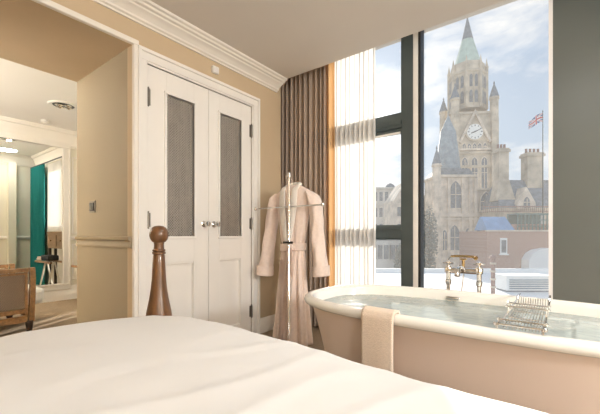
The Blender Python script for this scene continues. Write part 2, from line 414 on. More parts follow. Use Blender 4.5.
def pleats(x0, x1, y, z0, z1, n, amp, flare=0, nx=None, nz=14, seed=0, gather=0):
    rnd = random.Random(seed); ph = [rnd.uniform(-.6, .6) for _ in range(n+2)]; am = [rnd.uniform(.6, 1.2) for _ in range(n+2)]
    bm = bmesh.new()
    def f(u, v):
        k = u*n; i = int(min(k, n-1)); fr = k-i
        a = am[i]*(1-fr)+am[i+1]*fr
        z = z0+(z1-z0)*v
        s = sin(2*PI*k+ph[i]*(1-fr)+ph[i+1]*fr)
        w = s*abs(s)**-.25 if abs(s) > 1e-6 else 0
        sp = 1+flare*(1-v)
        x = x0+(x1-x0)*u
        x += .012*sin(3*v+7*u*n*.3)*(1-v)
        return (x, y+amp*a*w*(1-.15*v)*sp, z)
    grid(bm, f, nx or n*14, nz)
    return bm
t = thing('teal_curtain', 'teal velvet curtain at the lounge window seen in the mirror', 'curtain', (0, 0, 0))
obj('cloth', pleats(-4.27, -3.50, 2.25, .02, 2.36, 9, .03, seed=4), M['teal'], t, sharp=180)
bm = bmesh.new(); tube(bm, [(-5.9, 2.25, 2.375), (-3.48, 2.25, 2.375)], .012, 8); obj('rail', bm, M['dark'], t)
tag(obj('net_curtain', pleats(-4.95, -4.29, 2.31, 1.05, 2.36, 10, .015, seed=9), M['sheer'], sharp=180), 'white net hanging at the lounge window beside the teal curtain', 'curtain')

# ------------------------------------------------------------------ wardrobe (double door closet)
t = thing('wardrobe', 'built-in cream wardrobe with two lattice-panelled doors', 'wardrobe', (W, 1.875, 0))
oy = 1.875
bm = bmesh.new()
for (y0, y1, z0, z1) in ((1.28, WD0-.01, 0, WDT+.012), (WD1+.01, 2.48, 0, WDT+.012), (1.28, 2.48, WDT+.012, 2.345)):
    box(bm, 0, .022, y0-oy, y1-oy, z0, z1)
# raised outer bead
for (y0, y1, z0, z1) in ((1.255, 1.28, 0, 2.345), (2.48, 2.505, 0, 2.345), (1.255, 2.505, 2.345, 2.37)):
    box(bm, 0, .036, y0-oy, y1-oy, z0, z1)
for (y0, y1, z0, z1) in ((1.325, WD0, 0, WDT), (WD1, 2.425, 0, WDT), (1.325, 2.425, WDT, WDT+.012)):
    box(bm, -.03, .012, y0-oy, y1-oy, z0, z1)
obj('door_casing', bm, M['cream'], t, smooth=False, bevel=.004)
bm = bmesh.new(); box(bm, -.89, -.87, -.56, .56, 0, 2.4); box(bm, -.87, -.10, -.56, -.545, 0, 2.4); box(bm, -.87, -.10, .60, .612, 0, 2.4); box(bm, -.87, -.10, -.56, .56, 2.38, 2.4)
obj('carcass', bm, M['lrwall'], t, smooth=False)
def leaf(y0, y1, gy0, gy1, py0, py1, hy, hz, ky):
    d0, d1 = y0-oy, y1-oy; g0, g1 = gy0-oy, gy1-oy; p0, p1 = py0-oy, py1-oy
    F = -.004; K = -.045
    bm = bmesh.new()
    box(bm, K, F, d0, g0, .015, WDT-.004); box(bm, K, F, g1, d1, .015, WDT-.004)
    box(bm, K, F, g0, g1, .015, .13); box(bm, K, F, g0, g1, .78, .99); box(bm, K, F, g0, g1, 2.10, WDT-.004)
    # recessed lower panel with raised field
    box(bm, K+.001, F-.034, g0, g1, .13, .78)
    d = obj('door', bm, M['cream'], t, smooth=False, bevel=.002)
    # mouldings
    bm = bmesh.new()
    for (a0, a1, z0, z1) in ((g0, g1, .99, 2.10),):
        w = .022
        for b in ((a0-w, a1+w, z0-w, z0), (a0-w, a1+w, z1, z1+w), (a0-w, a0, z0, z1), (a1, a1+w, z0, z1)):
            box(bm, F-.03, F+.012, *b)
    obj('panel_moulding', bm, M['cream'], d, smooth=False, bevel=.004)
    bm = bmesh.new()
    for b in ((p0, p1, .13, .148), (p0, p1, .762, .78), (p0, p0+.018, .13, .78), (p1-.018, p1, .13, .78)):
        box(bm, F-.034, F-.010, *b)
    obj('lower_moulding', bm, M['cream'], d, smooth=False, bevel=.004)
    # lattice grille: diagonal strips
    bm = bmesh.new(); z0, z1 = .99, 2.10; st = .022
    for sgn in (1, -1):
        c = (g0 - z1 if sgn == 1 else g0 + z0); end = (g1 - z0 if sgn == 1 else g1 + z1)
        while c < end:      # y = c + sgn*... line  y - sgn*z = c
            pts = []
            for y in (g0, g1):
                z = (y-c)*sgn
                if z0 <= z <= z1: pts.append((y, z))
            for z in (z0, z1):
                y = c+sgn*z
                if g0 < y < g1: pts.append((y, z))
            if len(pts) >= 2:
                (ya, za), (yb, zb) = pts[0], pts[1]
                L = math.hypot(yb-ya, zb-za)
                if L > .01:
                    ny, nz = -(zb-za)/L*.0025, (yb-ya)/L*.0025
                    X = F-.012 - (.003 if sgn == 1 else 0)
                    vs = [bm.verts.new((X+dx, yy+s*ny, zz+s*nz)) for dx in (0, -.003) for (yy, zz, s) in ((ya, za, 1), (yb, zb, 1), (yb, zb, -1), (ya, za, -1))]
                    for q in ((0,1,2,3),(7,6,5,4),(0,4,5,1),(1,5,6,2),(2,6,7,3),(3,7,4,0)): bm.faces.new([vs[i] for i in q])
            c += st
    obj('lattice_grille', bm, M['wire'], d, smooth=False)
    # gathered fabric behind the grille
    bm = bmesh.new()
    n = 9
    grid(bm, lambda u, v: (F-.045+.010*sin(2*PI*n*u+1.5*sin(2.2*v*3)), g0+(g1-g0)*u, .97+1.15*v), n*10, 6)
    obj('fabric_panel', bm, M['gather'], d, sharp=180)
    for z0, z1 in hz:
        bm = bmesh.new(); lathe(bm, [(.0105, z0), (.0105, z1)], 12, (.006, hy-oy, 0)); lathe(bm, [(.002, z0-.014), (.007, z0-.008), (.005, z0)], 12, (.006, hy-oy, 0)); lathe(bm, [(.005, z1), (.007, z1+.008), (.002, z1+.014)], 12, (.006, hy-oy, 0))
        box(bm, -.004, .0, hy-oy-.02, hy-oy+.02, z0, z1)
        obj('hinge', bm, M['steel'], d)
    bm = bmesh.new(); lathe(bm, [(.026, 0), (.027, .004), (.02, .008), (.009, .012), (.008, .03), (.014, .036), (.025, .045), (.027, .056), (.022, .066), (.001, .07)], 20)
    k = obj('knob', bm, M['chrome'], d); k.location = (F, ky-oy, 1.095); k.rotation_euler = (0, PI/2, 0)
leaf(WD0+.003, 1.895, 1.498, 1.748, 1.49, 1.775, 1.343, ((1.97, 2.09), (1.06, 1.165), (.19, .30)), 1.847)
leaf(1.899, WD1-.003, 2.02, 2.278, 2.008, 2.300, 2.410, ((1.97, 2.09), (1.06, 1.165), (.19, .30)), 1.953)

# ------------------------------------------------------------------ small wall things
t = thing('alarm_sensor', 'small white alarm sensor above the wardrobe doors', 'sensor', (W, 1.953, 2.457))
obj('housing', B((0, .032, -.033, .033, -.03, .03)), M['white'], t, bevel=.006)
obj('lens', B((.030, .036, -.02, .02, -.018, .012)), M['fwhite'], t, bevel=.003)
t = thing('light_switch', 'chrome light switch with dark rocker on the opening reveal', 'light switch', (-3.118, OP1, 1.235))
obj('plate', B((-.055, .055, -.008, 0, -.05, .05)), M['steel'], t, bevel=.003)
for x in (-.022, .022):
    obj('rocker', B((x-.018, x+.018, -.016, -.008, -.034, .034)), M['black'], t, bevel=.003)

# ------------------------------------------------------------------ window 1
GY = 3.25
w1 = thing('window_1', None, None, (0, GY, 0)); w1['kind'] = 'structure'
GT = 3.0
bm = bmesh.new(); box(bm, -1.217, -1.108, -.06, .06, .40, GT); box(bm, -1.235, -1.217, -.03, .03, .40, GT); obj('mullion', bm, M['frame'], w1, smooth=False, bevel=.004)
obj('mullion_lit_face', B((-1.108, -1.062, -.055, .05, .40, GT)), M['alu'], w1, smooth=False, bevel=.003)  # mullion's lit face, its brightness put into a pale colour
obj('gasket', B((-1.062, -1.040, -.05, .05, .40, GT)), M['black'], w1, smooth=False)
bm = bmesh.new(); box(bm, -2.65, -1.217, -.055, .05, .972, 1.098); box(bm, -2.65, -1.217, -.07, -.055, 1.05, 1.085)
box(bm, -2.65, -1.217, -.035, .03, .955, .972)
obj('transom', bm, M['frame'], w1, smooth=False, bevel=.003)
bm = bmesh.new(); box(bm, -2.65, -1.217, -.055, .05, 2.03, 2.175); box(bm, -2.65, -1.217, -.035, .03, 1.99, 2.03); box(bm, -2.65, -1.217, -.07, -.055, 2.06, 2.10)
obj('transom', bm, M['frame'], w1, smooth=False, bevel=.003)
obj('transom_bead', B((-2.65, -1.235, -.045, -.035, 1.975, 1.995)), M['alu'], w1, smooth=False)
bm = bmesh.new(); box(bm, -2.65, -2.57, -.05, .05, .40, GT); box(bm, -2.65, -.054, -.05, .05, .36, .42); box(bm, -2.65, -.054, -.05, .05, GT-.04, GT)
obj('window_frame', bm, M['frame'], w1, smooth=False, bevel=.003)
obj('right_sunlit_edge', B((-.080, -.0545, -.055, .04, .40, GT)), M['fwhite'], w1, smooth=False)  # frame edge in the sun, painted white for that light
for (x0, x1, z0, z1) in ((-2.6, -1.217, .42, .96), (-2.6, -1.217, 1.098, 1.99), (-2.6, -1.217, 2.175, 2.98), (-1.05, -.07, .42, 2.98)):
    obj('pane', B((x0, x1, -.005, .005, z0, z1)), M['glass'], w1, smooth=False)
struct('windowsill', B((-2.65, -.054, 3.17, 3.22, .38, .42)), M['paleroof'], smooth=False)

# ------------------------------------------------------------------ curtains at window 1
t = thing('drape_curtain', 'taupe pleated full-length drape at the left of the window', 'curtain', (0, 0, 0))
obj('cloth', pleats(-2.62, -1.965, 3.06, .015, 2.99, 10, .055, seed=1, nz=18), M['drape'], t, sharp=180)
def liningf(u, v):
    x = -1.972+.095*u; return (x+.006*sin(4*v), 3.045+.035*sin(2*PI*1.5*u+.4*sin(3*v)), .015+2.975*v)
bm = bmesh.new(); grid(bm, liningf, 24, 18); obj('sunglow_lining', bm, M['sunglow_lining'], t, sharp=180)
tag(obj('sheer_curtain', pleats(-1.90, -1.435, 3.09, .02, 2.99, 9, .036, seed=3, nz=18), M['sheer'], sharp=180), 'translucent white sheer curtain beside the taupe drape', 'curtain')

# ------------------------------------------------------------------ bed
t = thing('bed', 'wooden bed with turned foot post in the foreground', 'bed', (-.5, -.03, 0))
bx, by = .5, .03
def L(b): return (b[0]+bx, b[1]+bx, b[2]+by, b[3]+by, b[4], b[5])
obj('mattress', B(L((-1.55, .48, -.90, .84, .30, .585))), M['linen'], t, bevel=.05)
obj('side_rail', B(L((-1.6, .5, .86, .90, .16, .34))), M['wood'], t, smooth=False, bevel=.006)
obj('side_rail', B(L((-1.6, .5, -.96, -.92, .16, .34))), M['wood'], t, smooth=False, bevel=.006)
obj('foot_rail', B(L((-1.665, -1.625, -.90, .88, .16, .36))), M['wood'], t, smooth=False, bevel=.006)
obj('slat_base', B(L((-1.6, .5, -.92, .86, .24, .30))), M['oak'], t, smooth=False)
px_ = -1.618
for y in (.945, -.985):
    bm = bmesh.new()
    lathe(bm, [(.03, 0), (.045, .02), (.05, .08), (.05, .40), (.060, .45), (.066, .52), (.066, .56), (.060, .61), (.047, .675), (.0385, .73), (.034, .78), (.031, .84), (.028, .895), (.026, .902), (.032, .906), (.032, .914), (.027, .917), (.031, .920), (.031, .926), (.025, .929), (.0235, .95), (.026, .966)], 28, (px_+bx, y+by, 0))
    p = obj('foot_post', bm, M['wood'], t)
    bm = bmesh.new(); lathe(bm, [(.020, .960), (.032, .966), (.0405, .978), (.0455, .994), (.0455, 1.008), (.041, 1.026), (.032, 1.038), (.02, 1.045), (.001, 1.048)], 28, (px_+bx, y+by, 0))
    obj('finial', bm, M['wood'], p)
# duvet
def sm_(a): a = max(0, min(1, a)); return a*a*(3-2*a)
def duvet():
    x0, x1, y0, y1 = -1.60, .55, -.945, .925
    r = .08; drop = .30
    def arc(s, lo, hi):           # s arc length coordinate, returns (coordinate, drop)
        a, b = lo+r, hi-r
        q = r*PI/2
        if s < a:
            d = a-s
            if d < q: th = d/r; return a-r*sin(th), r*(1-cos(th))
            return lo-.02*(d-q), r+(d-q)
        if s > b:
            d = s-b
            if d < q: th = d/r; return b+r*sin(th), r*(1-cos(th))
            return hi+.02*(d-q), r+(d-q)
        return s, 0
    ext_ = r*PI/2-r+drop-r
    bm = bmesh.new()
    def f(u, v):
        sx = (x0-ext_)+(x1-x0+2*ext_)*u; sy = (y0-ext_)+(y1-y0+2*ext_)*v
        x, dx = arc(sx, x0, x1); y, dy = arc(sy, y0, y1)
        m = max(dx, dy); mn = min(dx, dy)
        d = m+mn*.4
        z = .650-min(d, drop+.05)
        z -= .035*math.exp(-((x-x0)**2+(y-y1)**2)/.04)
        if y > 0: y += (.010-.045*sm_((x+.9)/.9))*min(1, y/.6)
        # soft crown, puffs, creases
        cx = (x+.55)/1.15; cy = (y)/1.0
        z += .012*max(0, 1-cx*cx)*max(0, 1-cy*cy)-.004
        p = Vector((x*1.5, y*1.5, 3.1)); z += .014*noise.noise(p*1.3)
        q = Vector((x*.8+y*1.9, (y*.8-x*1.9)*.35, 1.7))
        rg = 1-abs(noise.noise(q*2.4)); z += .006*max(0, rg-.6)/.4*max(0, .5+noise.noise(Vector((x*2, y*2, 9))))
        q2 = Vector((x*2.2-y*.4, (y+x)*.6, 5.2)); rg = 1-abs(noise.noise(q2*2.6)); z += .004*max(0, rg-.7)/.3
        hem = max(0, m-r)/drop
        w = .018*hem*sin((sx if dy > dx else sy)*17)
        if dy > dx: y += w*(1 if sy > 0 else -1)
        else: x += w*(1 if sx > 0 else -1)
        return (x, y, z)
    grid(bm, f, 190, 170)
    return bm
o = obj('duvet', duvet(), M['linen'], sharp=180)
tag(o, 'puffy white duvet spread over the bed in the foreground', 'duvet')
s = o.modifiers.new('thick', 'SOLIDIFY'); s.thickness = .02; s.offset = -1

# ------------------------------------------------------------------ bathtub
CX, CY, A_, B_ = -.33, 1.78, .87, .43
def sup(a, b, n, N, z, cx=0, cy=0):
    out = []
    for i in range(N):
        th = 2*PI*i/N; c, s_ = cos(th), sin(th)
        out.append((cx+a*math.copysign(abs(c)**(2/n), c), cy+b*math.copysign(abs(s_)**(2/n), s_), z))
    return out
t = thing('bathtub', 'freestanding rounded bathtub, beige outside and white inside, before the window', 'bathtub', (CX, CY, 0))
N = 120
bm = bmesh.new()
prof = [(-.20, -.13, .09), (-.185, -.115, .10), (-.17, -.10, .16), (-.135, -.082, .30), (-.095, -.062, .45), (-.06, -.045, .57), (-.042, -.036, .622)]
loft(bm, [sup(A_+a, B_+b, 3.0, N, z) for a, b, z in prof], cap=False)
obj('outer_shell', bm, M['tubout'], t, sharp=60)
bm = bmesh.new()
rim = [(-.042, -.036, .622), (-.018, -.016, .624), (-.004, -.004, .632), (0, 0, .645), (-.004, -.004, .660), (-.016, -.016, .670), (-.034, -.034, .671), (-.046, -.046, .664), (-.056, -.055, .645), (-.066, -.063, .60), (-.085, -.075, .48), (-.13, -.10, .32), (-.19, -.14, .20), (-.30, -.20, .155), (-.55, -.33, .145)]
R = loft(bm, [sup(A_+a, B_+b, 3.0, N, z) for a, b, z in rim], cap=False)
bm.faces.new(R[-1])
obj('enamel_basin', bm, M['tubin'], t, sharp=60)
bm = bmesh.new(); loft(bm, [sup(A_-.19, B_-.12, 3.0, 60, 0), sup(A_-.19, B_-.12, 3.0, 60, .09), sup(A_-.2, B_-.13, 3.0, 60, .10)]); obj('plinth', bm, M['tubout'], t)
bm = bmesh.new(); box(bm, -.215, -.145, .358, .372, .620, .638); box(bm, -.208, -.152, .354, .36, .624, .634); obj('overflow_slot', bm, M['chrome'], t, bevel=.003)
bm = bmesh.new()
wz = .612
loft(bm, [sup(A_-.0635, B_-.0615, 3.0, N, wz-.004, CX, CY), sup(A_-.0635, B_-.0615, 3.0, N, wz, CX, CY)], cap=False)
bm.faces.new([v for v in bm.verts if abs(v.co.z-wz) < 1e-5])
o = obj('bath_water', bm, M['water'], smooth=False); tag(o, 'clear pale aqua water filling the bathtub', 'water')

# towel over the near rim
def towel():
    bm = bmesh.new()
    x0, x1 = -.690, -.545
    def yrim(x):   # outer y of the near rim
        u = abs((x-CX)/A_); return CY-B_*(1-u**3)**(1/3)
    def f(u, v):
        x = x0+(x1-x0)*u
        yo = yrim(x)
        pth = [(.085, .622), (.064, .655), (.046, .678), (.02, .683), (-.004, .674), (-.013, .655), (-.014, .62), (-.014, .5), (-.013, .38), (-.013, .26), (-.014, .205)]
        k = v*(len(pth)-1); i = min(int(k), len(pth)-2); fr = k-i
        a = pth[i][0]*(1-fr)+pth[i+1][0]*fr; z = pth[i][1]*(1-fr)+pth[i+1][1]*fr
        wv = .004*sin(u*9+v*3)*max(0, v-.5)
        return (x+.004*sin(v*6)*(u-.5), yo+a-wv-.002, z)
    grid(bm, f, 16, 40)
    return bm
o = obj('bath_towel', towel(), M['towel'], sharp=180)
s = o.modifiers.new('thick', 'SOLIDIFY'); s.thickness = .012; s.offset = 0
tag(o, 'beige towel draped over the near rim of the bathtub', 'towel')

# chrome bath rack
t = thing('bath_rack', 'chrome wire bath rack lying across the bathtub rim', 'bath rack', (-.115, 1.78, .672))
bm = bmesh.new()
Y0, Y1 = -.41, .42
for x in (-.066, .066):
    tube(bm, [(x, Y0, .010), (x, -.39, .012), (x, -.33, .012), (x, -.32, .0), (x, .30, 0), (x, .31, .012), (x, Y1, .012)], .0045, 8)
obj('frame', bm, M['chrome'], t)
for y, z in ((-.40, .012), (-.32, .012), (-.09, .022), (.0, .022)):
    bm = bmesh.new(); tube(bm, [(-.072, y, z+.004), (.072, y, z+.004)], .0034, 8)
    for x in (-.073, .073): lathe(bm, [(.001, -.007), (.006, -.003), (.006, .003), (.001, .007)], 10, (x, y, z+.004))
    for x in (-.066, .066): tube(bm, [(x, y, 0), (x, y, z+.004)], .0035, 6)
    obj('cross_rail', bm, M['chrome'], t)
bm = bmesh.new()
for k in range(13):
    x = -.060+.010*k; tube(bm, [(x, -.33, .010), (x, -.315, -.018), (x, .28, -.018), (x, .30, .010)], .0016, 5)
obj('wire_tray', bm, M['chrome'], t)
for y in (-.25, -.1, .05, .2):
    bm = bmesh.new(); tube(bm, [(-.066, y, .0), (-.061, y, -.0185), (.061, y, -.0185), (.066, y, .0)], .0025, 6); obj('wire_brace', bm, M['chrome'], t)

# bath tap with two stand pipes behind the tub
ty = 2.36
t = thing('bath_tap', 'chrome freestanding bath tap on two pipes behind the bathtub', 'tap', (-.497, ty, -.02))
for x in (-.09, .09):
    bm = bmesh.new(); lathe(bm, [(.035, 0), (.035, .008), (.016, .014), (.0125, .02), (.0125, .70), (.018, .705), (.019, .73), (.014, .735), (.014, .775), (.022, .78), (.023, .81), (.016, .82)], 18, (x, 0, 0)); obj('standpipe', bm, M['chrome'], t)
    bm = bmesh.new(); lathe(bm, [(.010, .81), (.010, .835), (.016, .84), (.016, .85), (.001, .856)], 14, (x, 0, 0))
    for a in (0, PI/2):
        tube(bm, [(x-.032*cos(a), -.032*sin(a), .84), (x+.032*cos(a), .032*sin(a), .84)], .006, 8)
    obj('cross_handle', bm, M['chrome'], t)
bm = bmesh.new(); tube(bm, [(-.09, 0, .793), (.09, 0, .793)], .018, 14); obj('mixer_body', bm, M['chrome'], t)
bm = bmesh.new(); tube(bm, [(0, 0, .793), (0, -.05, .815), (0, -.11, .822), (0, -.15, .808), (0, -.165, .775)], [.015, .014, .013, .013, .016], 12); obj('spout', bm, M['chrome'], t)
bm = bmesh.new(); tube(bm, [(0, 0, .80), (0, 0, .865)], .009, 10); box(bm, -.02, .02, -.01, .01, .862, .872); obj('cradle', bm, M['brass'], t)
bm = bmesh.new(); tube(bm, [(-.075, 0, .882), (-.05, 0, .885), (.04, 0, .885), (.062, 0, .882), (.074, -.012, .876)], [.006, .008, .008, .009, .014], 12); obj('handset', bm, M['brass'], t)
bm = bmesh.new(); tube(bm, [(-.075, 0, .882), (-.10, .012, .85), (-.105, .03, .6), (-.08, .04, .42), (-.03, .03, .55), (0, .015, .78)], .004, 8); obj('hose', bm, M['chrome'], t)

# ------------------------------------------------------------------ valet stand, hanger and robe
SX, SY = -1.885, 2.31
t = thing('towel_stand', 'slim chrome clothes stand in front of the taupe drape', 'stand', (SX, SY, 0))
bm = bmesh.new(); lathe(bm, [(.013, .03), (.013, .12), (.010, .125), (.0095, 1.50), (.016, 1.505), (.017, 1.53), (.012, 1.545), (.001, 1.55)], 16); obj('pole', bm, M['chrome'], t)
bm = bmesh.new(); tube(bm, [(-.40, 0, 1.245), (.345, 0, 1.245)], .0065, 10)
for x in (-.405, .35): lathe(bm, [(.001, -.018), (.013, -.010), (.016, 0), (.013, .010), (.001, .018)], 14, (x, 0, 1.245))
obj('crossbar', bm, M['chrome'], t)
bm = bmesh.new(); box(bm, -.055, .055, -.02, -.008, .925, .945); obj('clip_bar', bm, M['black'], t, bevel=.003)
bm = bmesh.new(); lathe(bm, [(.04, .02), (.035, .045), (.016, .06), (.013, .07)], 20); obj('base', bm, M['chrome'], t)
for k in range(3):
    a = -PI/2+.45+2*PI*k/3
    bm = bmesh.new(); tube(bm, [(.02*cos(a), .02*sin(a), .04), (.10*cos(a), .10*sin(a), .035), (.15*cos(a), .15*sin(a), .013)], [.012, .010, .010], 8)
    lathe(bm, [(.014, 0), (.017, .006), (.012, .02), (.001, .024)], 12, (.155*cos(a), .155*sin(a), 0)); obj('foot', bm, M['chrome'], t)

hx, hy = SX-.055, SY+.130
t = thing('coat_hanger', 'pale wooden hanger carrying the robe on the chrome stand', 'hanger', (hx, hy, 0)); t.scale = (.92, 1, .97)
bm = bmesh.new(); tube(bm, [(-.21, 0, 1.385), (-.15, 0, 1.425), (-.07, 0, 1.468), (0, 0, 1.487), (.07, 0, 1.468), (.15, 0, 1.425), (.21, 0, 1.385)], [.012, .016, .016, .017, .016, .016, .012], 10); obj('yoke', bm, M['cushion'], t)
bm = bmesh.new(); tube(bm, [(0, 0, 1.49), (0, 0, 1.53), (0, -.02, 1.555), (.005, -.06, 1.58), (.018, -.11, 1.585), (.05, -.135, 1.572), (.05, -.15, 1.553), (.05, -.148, 1.53)], .004, 8); obj('hook', bm, M['chrome'], t)

t = thing('bathrobe', 'pale pink bathrobe with belted waist hanging on the chrome stand', 'bathrobe', (hx, hy, 0)); t.scale = (.92, 1, .97)
def sm(a): a = max(0, min(1, a)); return a*a*(3-2*a)
def lerp_tab(tab, z):
    for (z0, *a), (z1, *b) in zip(tab, tab[1:]):
        if z0 >= z >= z1:
            f = (z0-z)/(z0-z1); return [p+(q-p)*f for p, q in zip(a, b)]
    return list(tab[-1][1:])
TAB0 = [(1.49, .085, .05, 0), (1.465, .13, .055, 0), (1.44, .19, .06, 0), (1.40, .245, .066, 0), (1.33, .25, .074, .01), (1.22, .225, .078, .03), (1.10, .205, .075, .05), (1.0, .185, .068, .07), (.945, .165, .06, .07), (.90, .165, .062, .08), (.85, .185, .07, .10), (.7, .205, .08, .12), (.5, .225, .088, .15), (.3, .25, .094, .18), (.10, .275, .10, .20), (.045, .285, .10, .2)]
TAB = [(1.49, .085, .05, 0), (1.465, .13, .055, 0), (1.44, .19, .06, 0), (1.40, .232, .064, 0), (1.33, .225, .07, .01), (1.22, .185, .074, .03), (1.10, .162, .07, .05), (1.0, .146, .064, .12), (.945, .130, .057, .13), (.90, .128, .057, .16), (.85, .135, .066, .20), (.7, .146, .076, .20), (.5, .165, .084, .28), (.3, .188, .09, .32), (.10, .215, .098, .34), (.045, .222, .098, .34)]
def robe_body():
    bm = bmesh.new(); NN = 120; rings = []
    zs = [1.49-(1.49-.045)*i/64 for i in range(65)]
    for z in zs:
        w, d, k = lerp_tab(TAB, z); ring = []
        for i in range(NN):
            th = 2*PI*i/NN
            x = w*cos(th); y = d*sin(th)
            fold = k*(.6*sin(9*th+2.2*z)+.4*sin(15*th-3*z+1)+.3*sin(5*th+1.3))
            x *= 1+.25*fold; y *= 1+1.3*fold
            ring.append((x-.012*(1-z), y, z+(.012*sin(3*th) if z < .1 else 0)))
        rings.append(ring)
    loft(bm, rings, cap=True); return bm
body = obj('body', robe_body(), M['robe'], t, sharp=180)
def sleeve(s):
    bm = bmesh.new(); rings = []; NN = 32
    if s < 0: path = [(-.19, 1.425, .03, .05), (-.232, 1.385, .055, .066), (-.258, 1.30, .062, .07), (-.283, 1.18, .057, .068), (-.303, 1.05, .056, .066), (-.333, .92, .058, .066), (-.358, .80, .066, .068), (-.378, .70, .077, .072), (-.390, .635, .084, .076)]
    else: path = [(.19, 1.425, .03, .05), (.232, 1.385, .055, .066), (.260, 1.30, .062, .07), (.280, 1.18, .056, .068), (.290, 1.05, .053, .066), (.302, .92, .054, .066), (.316, .80, .061, .068), (.326, .73, .068, .070), (.332, .672, .072, .072)]
    m = 6
    for (a, b) in zip(path, path[1:]):
        for j in range(m):
            f = j/m; rings.append([p+(q-p)*f for p, q in zip(a, b)])
    rings.append(list(path[-1]))
    out = []
    for (cx, cz, rx, ry) in rings:
        r = []
        for i in range(NN):
            th = 2*PI*i/NN
            k = .10*sin(3*th+cz*14)+.06*sin(5*th-cz*20)
            sl = .5*s*cos(th)*rx*.5       # sleeve section leans with the arm
            r.append((cx+rx*cos(th)*(1+k*.5), ry*sin(th)*(1+k)+.004, cz+sl*.4*sm((1.4-cz)/.2)))
        out.append(r)
    loft(bm, out, cap=True); return bm
for s in (-1, 1):
    sl = obj('sleeve', sleeve(s), M['robe'], t, sharp=180)
    cz, cx = ((.67, -.384), (.705, .329))[s > 0]; rr = (.082, .071)[s > 0]
    bm = bmesh.new(); out = []
    for dz, g in ((.05, .98), (.052, 1.06), (-.035, 1.07), (-.04, .98)):
        out.append([(cx+(-.004*dz*10*s)+rr*g*cos(2*PI*i/32), .004+.080*g*sin(2*PI*i/32), cz+dz+.10*s*rr*cos(2*PI*i/32)) for i in range(32)])
    loft(bm, out, cap=True); obj('cuff', bm, M['robe'], sl, sharp=50)
# shawl collar
def frontY(x, z):
    w, d, k = lerp_tab(TAB, z); q = min(.98, abs(x)/max(w, .01)); return -d*math.sqrt(1-q*q)
def lapel(s):
    bm = bmesh.new()
    def f(u, v):
        z = 1.50-.56*v
        xi = s*(.050*(1-v)**.9+.004)-.012*(1-z) - (.012*v if s > 0 else -.008*v)
        wd = .020+.060*sin(PI*min(1, .12+.80*v))**.8*(1-.35*v)
        x = xi+s*wd*u
        zz = z-.02*u*(1-v)
        y = frontY(x, min(1.488, zz))-.014-.007*sin(PI*u)-(.004 if s > 0 else 0)
        if v < .1: y += (.1-v)*.9*(1-u)*.6
        return (x, y, zz)
    grid(bm, f, 12, 40); return bm
for s in (-1, 1):
    o = obj('lapel', lapel(s), M['lapel'], t, sharp=180)
    m_ = o.modifiers.new('thick', 'SOLIDIFY'); m_.thickness = .010; m_.offset = 0
bm = bmesh.new(); tube(bm, [(-.075, -.02, 1.485), (-.06, .03, 1.505), (0, .05, 1.512), (.06, .03, 1.505), (.075, -.02, 1.485)], [.016, .02, .022, .02, .016], 10); obj('collar', bm, M['lapel'], t)
# belt
bm = bmesh.new(); out = []
for z, g in ((.950, 1.04), (.952, 1.13), (.92, 1.17), (.888, 1.13), (.884, 1.04)):
    w, d, k = lerp_tab(TAB, z); out.append([(w*g*cos(2*PI*i/60)-.012*(1-z), d*g*1.18*sin(2*PI*i/60), z+.006*cos(2*PI*i/60)) for i in range(60)])
loft(bm, out, cap=False); belt = obj('belt', bm, M['robe'], t)
bm = bmesh.new()
for x0, x1, z1 in ((.035, .055, .62), (.065, .095, .66)):
    grid(bm, lambda u, v: (x0+(x1-x0)*v+.032*(u-.5), -.115-.018*v-.004*sin(PI*u), .915-(.915-z1)*v), 6, 20)
bmesh.ops.solidify(bm, geom=bm.faces[:], thickness=.007)
lathe(bm, [(.001, -.03), (.022, -.022), (.03, 0), (.022, .022), (.001, .03)], 14, (.055, -.095, .918)); obj('belt_tie', bm, M['robe'], belt)
# pocket and front overlap edge
def patch(x0, x1, z0, z1, off):
    bm = bmesh.new()
    def f(u, v):
        x = x0+(x1-x0)*u; z = z0+(z1-z0)*v; return (x, frontY(x, z)*1.1-off, z)
    grid(bm, f, 10, 12); bmesh.ops.solidify(bm, geom=bm.faces[:], thickness=.008); return bm
obj('pocket', patch(-.135, -.055, .62, .80, .02), M['robe'], t)
bm = bmesh.new()
grid(bm, lambda u, v: (-.045+.05*u-.03*v+.006*sin(v*9), frontY(-.02, .885-.83*v)*1.25-.008-.008*sin(PI*u), .885-.83*v), 8, 40)
bmesh.ops.solidify(bm, geom=bm.faces[:], thickness=.008); obj('front_facing', bm, M['robe'], t, sharp=180)

